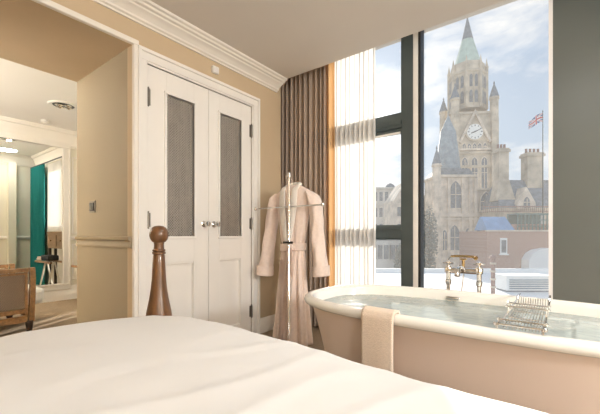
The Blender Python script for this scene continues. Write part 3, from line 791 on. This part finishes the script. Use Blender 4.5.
# ------------------------------------------------------------------ outside
GZ = -10.0
struct('ground', B((-400, 400, 12, 420, GZ-1, GZ)), M['street'], smooth=False)
def xyz(px, d, z=0): return ext(px, d, z)
def arch(bm, x, z0, z1, w, y0, y1, pointed=True, mi=0):
    h = w*.8 if pointed else w/2
    pts = [(x-w/2, z0), (x+w/2, z0), (x+w/2, z1-h)]
    if pointed: pts += [(x+w*.42, z1-h*.6), (x+w*.25, z1-h*.25), (x, z1), (x-w*.25, z1-h*.25), (x-w*.42, z1-h*.6)]
    else: pts += [(x+w/2*cos(PI*k/8), z1-h+w/2*sin(PI*k/8)) for k in range(1, 8)]
    pts += [(x-w/2, z1-h)]
    prism(bm, pts, 'y', y0, y1, mi)
def windows(parent, specs, y, m=None, rz=0, pointed=True, off=(0, 0)):
    for (x, z0, z1, w) in specs:
        bm = bmesh.new(); arch(bm, x, z0, z1, w, y-.10, y+.2, pointed)
        o = obj('window', bm, m or M['lead'], parent, smooth=False)
        bm = bmesh.new(); arch(bm, x, z0-.25, z1+.35, w+.6, y-.05, y+.2, pointed); s_ = obj('window_surround', bm, M['stone2'], o, smooth=False)
        bm = bmesh.new(); box(bm, x-.08, x+.08, y-.2, y-.1, z0, z1-.5); box(bm, x-w/2, x+w/2, y-.18, y-.1, (z0+z1)/2-.08, (z0+z1)/2+.08); obj('tracery', bm, M['stone2'], o, smooth=False)
        if rz or off != (0, 0):
            o.rotation_euler = (0, 0, rz); o.location = (off[0], off[1], 0)

# clock tower
D = 110; k = D/343
def H(y, d): return 1+(235-y)*d/343
t = thing('clock_tower', 'tall gothic stone clock tower with pale green spire outside the window', 'clock tower', xyz(467.4, 116.5), YAW-math.radians(6))
hw = 6.0; DC = 116.5
S = bmesh.new(); box(S, -hw, hw, -hw, hw, GZ, H(112, D))
for zz in (H(112, D), H(152, D), H(166, D), H(196, D)): box(S, -hw-.35, hw+.35, -hw-.35, hw+.35, zz-.5, zz+.3)
for sx in (-1, 1):
    for sy in (-1, 1): box(S, sx*hw-1.0, sx*hw+1.0, sy*hw-1.0, sy*hw+1.0, GZ, H(118, D))
obj('tower_shaft', S, M['stone'], t, smooth=False)
for sx in (-1, 1):
    for sy in (-1, 1):
        bm = bmesh.new(); lathe(bm, [(1.35, H(122, D)), (1.35, H(100, D)), (1.6, H(99.5, D)), (1.5, H(97.5, D))], 8, (sx*hw, sy*hw, 0)); p = obj('corner_turret', bm, M['stone'], t, smooth=False)
        bm = bmesh.new(); lathe(bm, [(1.55, H(97.5, D)), (.8, H(90, D)), (.15, H(84, D)), (.3, H(83.5, D)), (.02, H(81, D))], 8, (sx*hw, sy*hw, 0)); obj('turret_roof', bm, M['slate'], p, smooth=False)
bm = bmesh.new(); R_ = 5.75
lathe(bm, [(R_+.3, H(113, DC)), (R_, H(111, DC)), (R_, H(79, DC)), (R_+.35, H(78, DC)), (R_+.35, H(76, DC)), (R_-.2, H(75, DC)), (R_-.6, H(67, DC))], 8, rot=PI/8)
for i in range(8):
    for e in (-1.62, -.0, 1.62):
        a = i*PI/4; rr = R_*cos(PI/8); cx, cy = e*cos(a)+rr*sin(a), e*sin(a)-rr*cos(a)
        lathe(bm, [(.17, H(111, DC)), (.17, H(80, DC)), (.02, H(79, DC))], 6, (cx, cy, 0))
obj('lantern_stage', bm, M['stone'], t, smooth=False)
for i in range(8):
    a = i*PI/4; rr = R_*cos(PI/8)
    for dx in (-.82, .82):
        for (z0, z1, w) in ((H(108, DC), H(96, DC), 1.0), (H(93, DC), H(81, DC), .9)):
            bm = bmesh.new(); arch(bm, dx, z0, z1, w, -rr-.12, -rr+.2); o = obj('lantern_window', bm, M['lead'], t, smooth=False); o.rotation_euler = (0, 0, a)
    a2 = a+PI/8
    bm = bmesh.new(); c_ = (R_*cos(a2), R_*sin(a2), 0)
    lathe(bm, [(.55, H(112, DC)), (.55, H(72, DC)), (.7, H(71.5, DC)), (.45, H(70, DC)), (.03, H(62.5, DC))], 6, c_); obj('pinnacle', bm, M['stone'], t, smooth=False)
bm = bmesh.new(); lathe(bm, [(4.6, H(67.5, DC)), (4.3, H(66, DC)), (1.75, H(40, DC))], 8, rot=PI/8)
sp = obj('spire', bm, M['copper'], t, smooth=False)
bm = bmesh.new(); lathe(bm, [(1.85, H(40.3, DC)), (1.75, H(39.5, DC)), (.25, H(19, DC)), (.28, H(18.6, DC)), (.05, H(15.5, DC)), (.04, H(11, DC))], 8, rot=PI/8); obj('spire_tip', bm, M['slate'], sp, smooth=False)
# clock faces and gables (the two faces seen)
for a in (0, -PI/2):
    g = bmesh.new(); apex = H(113, D)+1.2
    prism(g, [(-5.0, H(141, D)), (0, apex), (5.0, H(141, D)), (4.4, H(141, D)-.6), (0, apex-1.5), (-4.4, H(141, D)-.6)], 'y', -hw-.8, -hw+.1)
    box(g, -4.9, 4.9, -hw-.6, -hw+.1, H(150, D), H(148, D))
    g_ = obj('clock_gable', g, M['stone2'], t, smooth=False); g_.rotation_euler = (0, 0, a)
    zc = H(131.5, D)
    bm = bmesh.new()
    prism(bm, [(3.0*cos(2*PI*i/32), zc+3.0*sin(2*PI*i/32)) for i in range(32)], 'y', -hw-.35, -hw+.1); ring = obj('clock_surround', bm, M['stone'], t, smooth=False)
    bm = bmesh.new(); prism(bm, [(2.5*cos(2*PI*i/32), zc+2.5*sin(2*PI*i/32)) for i in range(32)], 'y', -hw-.5, -hw-.2); dial = obj('clock_dial', bm, M['dial'], t, smooth=False)
    for i in range(12):
        bm = bmesh.new(); th = i*PI/6; r0, r1 = 1.75, 2.25; w = .10 if i % 3 else .16
        c, s_ = sin(th), cos(th)
        v = [bm.verts.new((q*c+w*s_*e, -hw-.55, zc+q*s_-w*c*e)) for q, e in ((r0, -1), (r0, 1), (r1, 1), (r1, -1))]
        f = bm.faces.new(v); r_ = bmesh.ops.extrude_face_region(bm, geom=[f]); bmesh.ops.translate(bm, vec=(0, .06, 0), verts=[x for x in r_['geom'] if isinstance(x, bmesh.types.BMVert)])
        obj('hour_mark', bm, M['lead'], dial, smooth=False)
    for nm, ang, ln, w in (('minute_hand', 66, 2.1, .13), ('hour_hand', 247, 1.4, .19)):
        th = math.radians(ang); c, s_ = sin(th), cos(th); bm = bmesh.new()
        v = [bm.verts.new((q*c+w*s_*e, -hw-.6, zc+q*s_-w*c*e)) for q, e in ((-.3, -1), (-.3, 1), (ln, .5), (ln, -.5))]
        f = bm.faces.new(v); r_ = bmesh.ops.extrude_face_region(bm, geom=[f]); bmesh.ops.translate(bm, vec=(0, .05, 0), verts=[x for x in r_['geom'] if isinstance(x, bmesh.types.BMVert)])
        obj(nm, bm, M['black'], dial, smooth=False).rotation_euler = (0, 0, 0)
    for o in (ring, dial): o.rotation_euler = (0, 0, a)
    windows(t, [(x, H(188, D), H(157, D), 1.7) for x in (-3.0, 0, 3.0)], -hw, rz=a)
    windows(t, [(x, H(150, D), H(143, D), .9) for x in (-3.2, -1.6, 0, 1.6, 3.2)], -hw, rz=a)

# town hall front block with slate cone
D = 90
t = thing('town_hall_wing', 'pale gothic stone wing with tall arched windows in front of the clock tower', 'building', xyz(466, D), YAW)
def X(px, d=90, c=466): return (px-c)*d/343
bm = bmesh.new()
box(bm, X(437), X(476), 0, 9, GZ, H(176, D)); box(bm, X(476), X(503), .6, 9, GZ, H(188, D))
for (z, h) in ((215, .9), (219, .4), (258, .8), (176, .6)): box(bm, X(435.5), X(476.6), -.5, 9.2, H(z, D)-h/2, H(z, D)+h/2)
for (z, h) in ((215, .9), (219, .4), (258, .8), (189, .5)): box(bm, X(476), X(503.5), .1, 9.2, H(z, D)-h/2, H(z, D)+h/2)
for px in (441, 448.5, 462.5, 470, 475): box(bm, X(px)-.35, X(px)+.35, -.4, .4, GZ, H(178, D))
obj('stone_wall', bm, M['stone2'], t, smooth=False)
windows(t, [(X(455.5), H(208, D), H(181, D), 2.9), (X(486), H(211, D), H(192, D), 2.8)], 0)
windows(t, [(X(454.5), H(250, D), H(225, D), 2.5), (X(480.5), H(252, D), H(224, D), 2.5), (X(444.5), H(250, D), H(230, D), 1.2), (X(468), H(250, D), H(228, D), 1.3), (X(494.5), H(250, D), H(226, D), 1.5)], 0)
bm = bmesh.new(); lathe(bm, [(1.15, GZ), (1.15, H(167, D)), (1.4, H(166, D)), (1.2, H(164, D))], 8, (X(437), .2, 0)); tt = obj('turret', bm, M['stone2'], t, smooth=False)
bm = bmesh.new(); lathe(bm, [(1.25, H(164, D)), (.5, H(154, D)), (.12, H(149, D)), (.25, H(148.6, D)), (.02, H(145, D))], 8, (X(437), .2, 0)); obj('turret_roof', bm, M['slate'], tt, smooth=False)
bm = bmesh.new(); lathe(bm, [(3.3, H(178, D)), (3.2, H(168, D)), (2.7, H(150, D)), (1.95, H(127, D)), (.75, H(116, D)), (.1, H(110, D)), (.05, H(105, D))], 16, (X(455), 4.2, 0)); obj('conical_roof', bm, M['slateblue'], t)
bm = bmesh.new(); prism(bm, [(X(436), H(176, D)), (X(476.5), H(176, D)), (X(470), H(168, D)), (X(442), H(168, D))], 'y', .5, 8.8); obj('parapet_roof', bm, M['slate'], t, smooth=False)

# right wing: slate roof, chimneys, dormer
D = 82
t = thing('slate_roofed_hall', 'stone hall with steep slate roof, gabled dormer and tall chimneys right of the clock tower', 'building', xyz(530, D), YAW)
def X(px, d=82, c=530): return (px-c)*d/343
obj('stone_wall', B((X(499), X(580), 0, 10, GZ, H(209, D)), (X(498), X(581), -.4, 10.3, H(209, D)-.4, H(209, D)+.3)), M['stone'], t, smooth=False)
bm = bmesh.new()
loft(bm, [[(X(498.5), -.3, H(209, D)), (X(581), -.3, H(209, D)), (X(581), 10, H(209, D)), (X(498.5), 10, H(209, D))], [(X(508), 4.6, H(177, D)), (X(581), 4.6, H(177, D)), (X(581), 5.2, H(177, D)), (X(508), 5.2, H(177, D))]])
obj('slate_roof', bm, M['slate'], t, smooth=False)
for (a, b, top, y, wide) in ((503.5, 513.5, 146, 1.8, True), (536.5, 553, 149, 3.2, False)):
    bm = bmesh.new(); x0, x1 = X(a), X(b); dy = min(2.6, x1-x0)
    box(bm, x0, x1, y, y+dy, H(212, D), H(top+3, D)); box(bm, x0-.3, x1+.3, y-.3, y+dy+.3, H(top+4, D), H(top+1.5, D)); box(bm, x0-.1, x1+.1, y-.1, y+dy+.1, H(top+2, D), H(top, D))
    if wide: loft(bm, [[(X(499), y-.6, H(200, D)), (X(519), y-.6, H(200, D)), (X(519), y+dy, H(200, D)), (X(499), y+dy, H(200, D))], [(x0, y, H(178, D)), (x1, y, H(178, D)), (x1, y+dy, H(178, D)), (x0, y+dy, H(178, D))]])
    c_ = obj('chimney', bm, M['stone'], t, smooth=False)
    for j in range(3 if wide else 4):
        xx = x0+(x1-x0)*(j+.5)/(3 if wide else 4); bm = bmesh.new(); lathe(bm, [(.32, H(top, D)), (.27, H(top-4, D)), (.32, H(top-4.3, D)), (.3, H(top-4.8, D))], 10, (xx, y+dy/2, 0)); obj('chimney_pot', bm, M['rust'], c_)
bm = bmesh.new(); prism(bm, [(X(516), H(209, D)), (X(534), H(209, D)), (X(534), H(203, D)), (X(525), H(187, D)), (X(516), H(203, D))], 'y', -.6, 4.0); g_ = obj('dormer', bm, M['stone2'], t, smooth=False)
windows(t, [(X(525), H(208, D), H(197, D), 1.5)], -.6, pointed=True)
bm = bmesh.new(); box(bm, X(480), X(560), -1.6, -1.5, H(207.5, D), H(206.5, D)); box(bm, X(480), X(560), -1.6, -1.5, H(212, D), H(211.5, D))
for j in range(41):
    x = X(480+2*j); box(bm, x-.05, x+.05, -1.58, -1.52, H(213, D), H(207, D))
obj('railing', bm, M['rust'], t, smooth=False)

# red brick building with blue roof, glasshouse and arched canopy
D = 46
t = thing('brick_building', 'red brick building with blue roof and white arched canopy below the town hall', 'building', xyz(520, D), YAW)
def X(px, d=46, c=520): return (px-c)*d/343
obj('brick_wall', B((X(487), X(575), 0, 8, GZ, H(231, D)), (X(514.5), X(575), .5, 8, GZ, H(224, D))), M['brick'], t, smooth=False)
obj('coping', B((X(486.5), X(576), -.12, .3, H(231.5, D), H(230, D))), M['stone2'], t, smooth=False)
bm = bmesh.new(); loft(bm, [[(X(487), 0, H(230, D)), (X(515), 0, H(230, D)), (X(515), 3.4, H(230, D)), (X(487), 3.4, H(230, D))], [(X(488.5), 1.9, H(216, D)), (X(513.5), 1.9, H(216, D)), (X(513.5), 2.2, H(216, D)), (X(488.5), 2.2, H(216, D))]]); obj('blue_roof', bm, M['bluetarp'], t, smooth=False)
bm = bmesh.new(); box(bm, X(500), X(507), -.06, .1, H(254, D), H(238, D)); w_ = obj('window', bm, M['paleroof'], t, smooth=False)
bm = bmesh.new(); box(bm, X(501.2), X(505.8), -.1, .1, H(252.5, D), H(240, D)); obj('pane', bm, M['lead'], w_, smooth=False)
obj('sill', B((X(499), X(508), -.2, 0, H(255, D), H(253.8, D))), M['paleroof'], w_, smooth=False)
bm = bmesh.new()
for j in range(10): x = X(519+3.7*j); box(bm, x-.05, x+.05, .2, .35, H(237, D), H(214, D))
for yy in (214.5, 220, 226, 231, 236): box(bm, X(518.5), X(554), .18, .37, H(yy, D)-.06, H(yy, D)+.06)
box(bm, X(519), X(554), 2.5, 2.7, H(237, D), H(213, D)); box(bm, X(519), X(554), .4, 2.5, H(214, D), H(213, D))
obj('glasshouse', bm, M['grn'], t, smooth=False)
bm = bmesh.new()
pts = [(X(521), H(270, D)), (X(521.5), H(259, D)), (X(525), H(253, D)), (X(531), H(249.5, D)), (X(540), H(247.8, D)), (X(549), H(248, D)), (X(556), H(251, D)), (X(561), H(258, D)), (X(562), H(270, D))]
prism(bm, pts, 'y', -1.6, 0); obj('arched_canopy', bm, M['paleroof'], t, smooth=False)

# flag and pole
D = 70
t = thing('flagpole', 'thin flagpole rising behind the chimney right of the clock tower', 'flagpole', xyz(542.8, D), YAW)
bm = bmesh.new(); lathe(bm, [(.12, H(215, D)), (.09, H(160, D)), (.06, H(112, D)), (.11, H(111.5, D)), (.02, H(110, D))], 10); obj('pole', bm, M['dark'], t)
bm = bmesh.new(); lathe(bm, [(.35, GZ), (.3, H(215, D))], 10); obj('mast_base', bm, M['palewall'], t)
t = thing('flag', 'union flag flying from the flagpole', 'flag', xyz(542.8, D), YAW)
bm = bmesh.new()
nu, nv = 60, 34; ww, hh = 3.1, 1.75
def uj(u, v):
    x, y = (u-.5)*2, (v-.5)*1.0       # 2:1 flag
    if abs(x) < .12 or abs(y) < .10: return 1
    if abs(x) < .20 or abs(y) < .17: return 2
    d1 = abs(y-x*.5)*.894; d2 = abs(y+x*.5)*.894
    if min(d1, d2) < .035: return 1
    if min(d1, d2) < .105: return 2
    return 0
def ff(u, v):
    return (-.08-ww*u*.86, .25*sin(u*7+v)*u, H(112.5, D)-.1-hh*v-1.5*u*u*.8-.5*u+.18*sin(u*6+v*1.5)*u)
V = [[bm.verts.new(ff(i/nu, j/nv)) for j in range(nv+1)] for i in range(nu+1)]
for i in range(nu):
    for j in range(nv):
        f = bm.faces.new((V[i][j], V[i+1][j], V[i+1][j+1], V[i][j+1])); f.material_index = uj((i+.5)/nu, (j+.5)/nv)
obj('flag_cloth', bm, None, t, sharp=180, mats=[M['blue'], M['red'], M['fwhite']])

# buildings seen through the left pane
D = 95
t = thing('domed_building', 'pale stone building with small dome seen through the left window pane', 'building', xyz(386, D), YAW)
def X(px, d=95, c=386): return (px-c)*d/343
obj('facade', B((X(340), X(398), 0, 8, GZ, H(188, D)), (X(339), X(399), -.5, 8, H(189, D), H(187.4, D)), (X(339), X(399), -.3, 8, H(205, D), H(204, D))), M['palewall'], t, smooth=False)
bm = bmesh.new(); lathe(bm, [(1.35, H(189, D)), (1.35, H(186.5, D)), (1.2, H(185, D)), (.75, H(183.2, D)), (.05, H(182, D))], 16, (X(392), 2, 0)); obj('dome', bm, M['slate'], t)
for r, (a, b) in enumerate(((201, 192), (217, 208), (233, 224), (249, 240))):
    for px in (370, 375.5, 381, 386.5, 392):
        bm = bmesh.new(); box(bm, X(px)-.45, X(px)+.45, -.1, .1, H(a, D), H(b, D)); obj('window', bm, M['lead'], t, smooth=False)
D = 75
t = thing('gabled_house', 'beige gabled house beside the dark window mullion in the left pane', 'building', xyz(404, D), YAW)
def X(px, d=75, c=404): return (px-c)*d/343
bm = bmesh.new(); prism(bm, [(X(394), GZ), (X(424), GZ), (X(424), H(196, D)), (X(406), H(181, D)), (X(394), H(200, D))], 'y', 0, 9); obj('wall', bm, M['stone2'], t, smooth=False)
for (px, a, b) in ((399, 216, 207), (403, 216, 207), (399, 234, 224), (403, 234, 224)):
    bm = bmesh.new(); box(bm, X(px)-.35, X(px)+.35, -.1, .1, H(a, D), H(b, D)); obj('window', bm, M['lead'], t, smooth=False)
D = 55
t = thing('terrace_house', 'low brick and render terrace at the bottom of the left window pane', 'building', xyz(388, D), YAW)
def X(px, d=55, c=388): return (px-c)*d/343
obj('wall', B((X(350), X(388), 0, 6, GZ, H(240, D)), (X(388), X(409), .4, 6, GZ, H(236, D))), M['palewall'], t, smooth=False)
bm = bmesh.new(); prism(bm, [(X(349), H(240, D)), (X(410), H(238, D)), (X(407), H(229, D)), (X(352), H(229, D))], 'y', .6, 5); obj('roof', bm, M['slateblue'], t, smooth=False)
for px in (374, 380, 386, 393, 399):
    bm = bmesh.new(); box(bm, X(px)-.35, X(px)+.35, -.12, .5, H(259, D), H(245, D)); obj('window', bm, M['lead'], t, smooth=False)
D = 100
t = thing('distant_office', 'small distant stone block just right of the dark window mullion', 'building', xyz(428, D), YAW)
def X(px, d=100, c=428): return (px-c)*d/343
obj('wall', B((X(423.5), X(432.5), 0, 5, GZ, H(196, D)), (X(423), X(433), -.3, 5, H(196.8, D), H(195.5, D))), M['palewall'], t, smooth=False)
for px in (425.6, 428, 430.4):
    bm = bmesh.new(); box(bm, X(px)-.25, X(px)+.25, -.1, .1, H(205, D), H(198.5, D)); obj('window', bm, M['lead'], t, smooth=False)

# trees
def tree(name, label, px, d, ytop, hwpx, seed):
    rnd = random.Random(seed)
    t = thing(name, label, 'tree', (*xyz(px, d)[:2], GZ), YAW)
    top = H(ytop, d)-GZ; r = hwpx*d/343
    bm = bmesh.new(); tube(bm, [(0, 0, 0), (.1, 0, top*.3), (0, .1, top*.6), (.1, 0, top*.9)], [.3, .24, .15, .05], 8)
    for j in range(16):
        a = rnd.uniform(0, 2*PI); z0 = top*rnd.uniform(.35, .75); q = r*rnd.uniform(.5, .95)
        tube(bm, [(0, 0, z0), (q*.5*cos(a), q*.5*sin(a), z0+top*.08), (q*cos(a), q*sin(a), z0+top*.2)], [.08, .05, .02], 5)
    obj('trunk', bm, M['bark'], t)
    bm = bmesh.new()
    for j in range(1500):
        v = Vector((rnd.gauss(0, 1), rnd.gauss(0, 1), rnd.gauss(0, 1))).normalized()*rnd.random()**.4
        c = Vector((v.x*r, v.y*r, top*.64+v.z*top*.36))
        a = Vector((rnd.gauss(0, 1), rnd.gauss(0, 1), rnd.gauss(0, 1))).normalized()*rnd.uniform(.12, .26); b = a.orthogonal().normalized()*rnd.uniform(.1, .2)
        bm.faces.new([bm.verts.new(c+p) for p in (a, b, -a, -b)])
    obj('foliage', bm, M['leaf'], t, smooth=False)
tree('street_tree', 'grey-green tree just right of the dark mullion', 429, 52, 206, 8.5, 1)
tree('street_tree', 'smaller grey tree low in the left window pane', 401, 44, 243, 7, 2)

# white flat roof right below and things on it
def struct_at(name, bm, m, d, px=470):
    o = obj(name, bm, m, smooth=False); o['kind'] = 'structure'; o.location = xyz(px, d); o.rotation_euler = (0, 0, YAW); return o
struct_at('roof_terrace', B((-16, 18, -9, 12, -3.4, -3.0), (-16, 18, 11.6, 12, -3.0, -2.6)), M['paleroof'], 25)
t = thing('rooftop_unit', 'white rooftop plant unit with louvred front on the pale flat roof', 'plant unit', xyz(528, 24, -3.0), YAW)
bm = bmesh.new(); box(bm, -1.5, 1.7, 0, 1.6, .1, 1.05); box(bm, -1.55, 1.75, -.05, 1.65, 1.05, 1.15); obj('casing', bm, M['paleroof'], t, smooth=False, bevel=.03)
bm = bmesh.new()
for j in range(5): box(bm, -1.3, 1.5, -.06, .02, .22+.15*j, .30+.15*j)
obj('louvre', bm, M['slateblue'], t, smooth=False)
obj('skid', B((-1.4, 1.6, .1, 1.5, 0, .1)), M['slate'], t, smooth=False)
t = thing('vent_pipe', 'slim rust-brown vent pipe on the pale flat roof near the bath tap', 'pipe', xyz(493, 17.5, -3.0), YAW)
bm = bmesh.new(); lathe(bm, [(.16, 0), (.16, .06), (.10, .08), (.10, 2.75), (.15, 2.8), (.15, 2.9), (.02, 3.0)], 14); obj('shaft', bm, M['rust'], t)
bm = bmesh.new()
for z in (.9, 1.3, 1.7, 2.1, 2.5): lathe(bm, [(.10, z), (.14, z+.02), (.14, z+.08), (.10, z+.1)], 14)
obj('collar', bm, M['stone2'], t)

# ------------------------------------------------------------------ light
sc = bpy.context.scene
SUN = Vector((cos(YAW)*.157-sin(YAW), sin(YAW)*.157+cos(YAW), .332)).normalized()
sl = bpy.data.lights.new('sun', 'SUN'); sl.energy = 8.5; sl.angle = math.radians(.8); sl.color = (1, .93, .84)
so = bpy.data.objects.new('sun', sl); C.objects.link(so); so.rotation_euler = (-SUN).to_track_quat('-Z', 'Y').to_euler(); so.location = SUN*50
def lamp(name, loc, power, size, col, rot=(0, 0, 0)):
    l = bpy.data.lights.new(name, 'AREA'); l.shape = 'DISK'; l.size = size; l.energy = power; l.color = col
    o = bpy.data.objects.new(name, l); C.objects.link(o); o.location = loc; o.rotation_euler = rot; return o
FILL = (.95, .98, 1.0)
lamp('ceiling_fill', (2.1, -1.2, 2.62), 8, .7, FILL)  # unseen area light added as soft bedroom fill
lamp('ceiling_fill', (.22, 1.30, 2.62), 13, .4, FILL)  # unseen light added over the tub to brighten the robe
def point_fill(name, loc, power, r, col):
    l = bpy.data.lights.new(name, 'POINT'); l.shadow_soft_size = r; l.energy = power; l.color = col
    o = bpy.data.objects.new(name, l); C.objects.link(o); o.location = loc; return o
point_fill('room_fill', (2.5, -1.6, 1.7), 120, .2, FILL)  # added point light without a fixture, brightens robe and tub front
point_fill('room_fill', (2.6, .8, 1.75), 265, .2, FILL)  # unseen point light added to brighten the wardrobe wall
LRL = (1, .95, .87)
lamp('lounge_fill', (-4.0, 1.75, 2.57), 9, .3, LRL)  # second ceiling light, added out of view to brighten the lounge
lamp('lounge_ceiling_fill', (-4.2, -1.1, 1.75), 120, .4, LRL, (PI, 0, 0))  # upward light added out of view to brighten the lounge ceiling
lamp('lounge_ceiling_fill', (-5.4, -1.1, 1.75), 95, .4, LRL, (PI, 0, 0))  # its twin, likewise added unseen for the lounge ceiling
lamp('lounge_spotlight', (-4.88, 1.59, 2.57), 3, .06, LRL)

wd = bpy.data.worlds.new('sky'); sc.world = wd; wd.use_nodes = True
nt = wd.node_tree; nt.nodes.clear()
def nd(t_, **kw):
    n = nt.nodes.new(t_)
    for k_, v_ in kw.items(): setattr(n, k_, v_)
    return n
Lk = nt.links.new
out = nd('ShaderNodeOutputWorld'); bg = nd('ShaderNodeBackground'); tc = nd('ShaderNodeTexCoord')
sep = nd('ShaderNodeSeparateXYZ'); Lk(tc.outputs['Generated'], sep.inputs[0])
grad = nd('ShaderNodeValToRGB'); cr = grad.color_ramp
cr.elements[0].position = 0; cr.elements[0].color = (.50, .47, .43, 1)
cr.elements[1].position = 1; cr.elements[1].color = (.22, .36, .60, 1)
for p, c in ((.49, (.52, .50, .47, 1)), (.505, (.70, .75, .80, 1)), (.60, (.43, .54, .68, 1)), (.75, (.30, .42, .61, 1))):
    e = cr.elements.new(p); e.color = c
mr_ = nd('ShaderNodeMapRange'); mr_.inputs['From Min'].default_value = -1; mr_.inputs['From Max'].default_value = 1
Lk(sep.outputs['Z'], mr_.inputs['Value']); Lk(mr_.outputs[0], grad.inputs['Fac'])
mp = nd('ShaderNodeMapping'); mp.inputs['Scale'].default_value = (1, 1, 2.4); mp.inputs['Location'].default_value = (.35, .1, .2)
Lk(tc.outputs['Generated'], mp.inputs[0])
nz = nd('ShaderNodeTexNoise'); nz.inputs['Scale'].default_value = 3.4; nz.inputs['Detail'].default_value = 9; nz.inputs['Roughness'].default_value = .56; nz.inputs['Distortion'].default_value = .25
Lk(mp.outputs[0], nz.inputs['Vector'])
cl = nd('ShaderNodeValToRGB'); cl.color_ramp.elements[0].position = .47; cl.color_ramp.elements[1].position = .63; cl.color_ramp.elements[0].color = (0, 0, 0, 1); cl.color_ramp.elements[1].color = (1, 1, 1, 1)
Lk(nz.outputs['Fac'], cl.inputs['Fac'])
up = nd('ShaderNodeMapRange'); up.inputs['From Min'].default_value = 0; up.inputs['From Max'].default_value = .06; Lk(sep.outputs['Z'], up.inputs['Value'])
mu = nd('ShaderNodeMath', operation='MULTIPLY'); Lk(cl.outputs['Color'], mu.inputs[0]); Lk(up.outputs[0], mu.inputs[1])
mx = nd('ShaderNodeMixRGB'); mx.inputs['Color2'].default_value = (.88, .87, .87, 1); Lk(mu.outputs[0], mx.inputs['Fac']); Lk(grad.outputs['Color'], mx.inputs['Color1'])
# glow of the sky round the sun
dt = nd('ShaderNodeVectorMath', operation='DOT_PRODUCT'); dt.inputs[1].default_value = SUN; Lk(tc.outputs['Generated'], dt.inputs[0])
mxm = nd('ShaderNodeMath', operation='MAXIMUM'); mxm.inputs[1].default_value = 0; Lk(dt.outputs['Value'], mxm.inputs[0])
pw = nd('ShaderNodeMath', operation='POWER'); pw.inputs[1].default_value = 22; Lk(mxm.outputs[0], pw.inputs[0])
pw2 = nd('ShaderNodeMath', operation='POWER'); pw2.inputs[1].default_value = 400; Lk(mxm.outputs[0], pw2.inputs[0])
m2 = nd('ShaderNodeMath', operation='MULTIPLY'); m2.inputs[1].default_value = 6; Lk(pw2.outputs[0], m2.inputs[0])
m1 = nd('ShaderNodeMath', operation='MULTIPLY_ADD'); m1.inputs[1].default_value = .35; Lk(pw.outputs[0], m1.inputs[0]); Lk(m2.outputs[0], m1.inputs[2])
glow = nd('ShaderNodeMixRGB', blend_type='MULTIPLY'); glow.inputs['Fac'].default_value = 1; glow.inputs['Color1'].default_value = (1, .95, .86, 1); Lk(m1.outputs[0], glow.inputs['Color2'])
ad = nd('ShaderNodeMixRGB', blend_type='ADD'); ad.inputs['Fac'].default_value = 1; Lk(mx.outputs[0], ad.inputs['Color1']); Lk(glow.outputs[0], ad.inputs['Color2'])
# sky opposite the low sun brightened to add light on the facades outside
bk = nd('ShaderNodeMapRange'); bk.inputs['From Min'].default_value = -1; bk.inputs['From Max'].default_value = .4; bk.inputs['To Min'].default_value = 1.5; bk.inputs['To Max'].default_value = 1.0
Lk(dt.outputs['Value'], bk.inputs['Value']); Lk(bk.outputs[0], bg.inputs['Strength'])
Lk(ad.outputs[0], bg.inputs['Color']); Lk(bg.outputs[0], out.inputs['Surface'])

vs = sc.view_settings
sc.display_settings.display_device = 'sRGB'
vs.view_transform = 'Standard'; vs.look = 'None'; vs.exposure = 0.0; vs.gamma = 1; vs.use_curve_mapping = False
sc.cycles.max_bounces = 10; sc.cycles.diffuse_bounces = 5; sc.cycles.glossy_bounces = 5; sc.cycles.transparent_max_bounces = 24
sc.cycles.sample_clamp_indirect = 6; sc.cycles.caustics_reflective = False; sc.cycles.caustics_refractive = False
sc.cycles.use_denoising = True
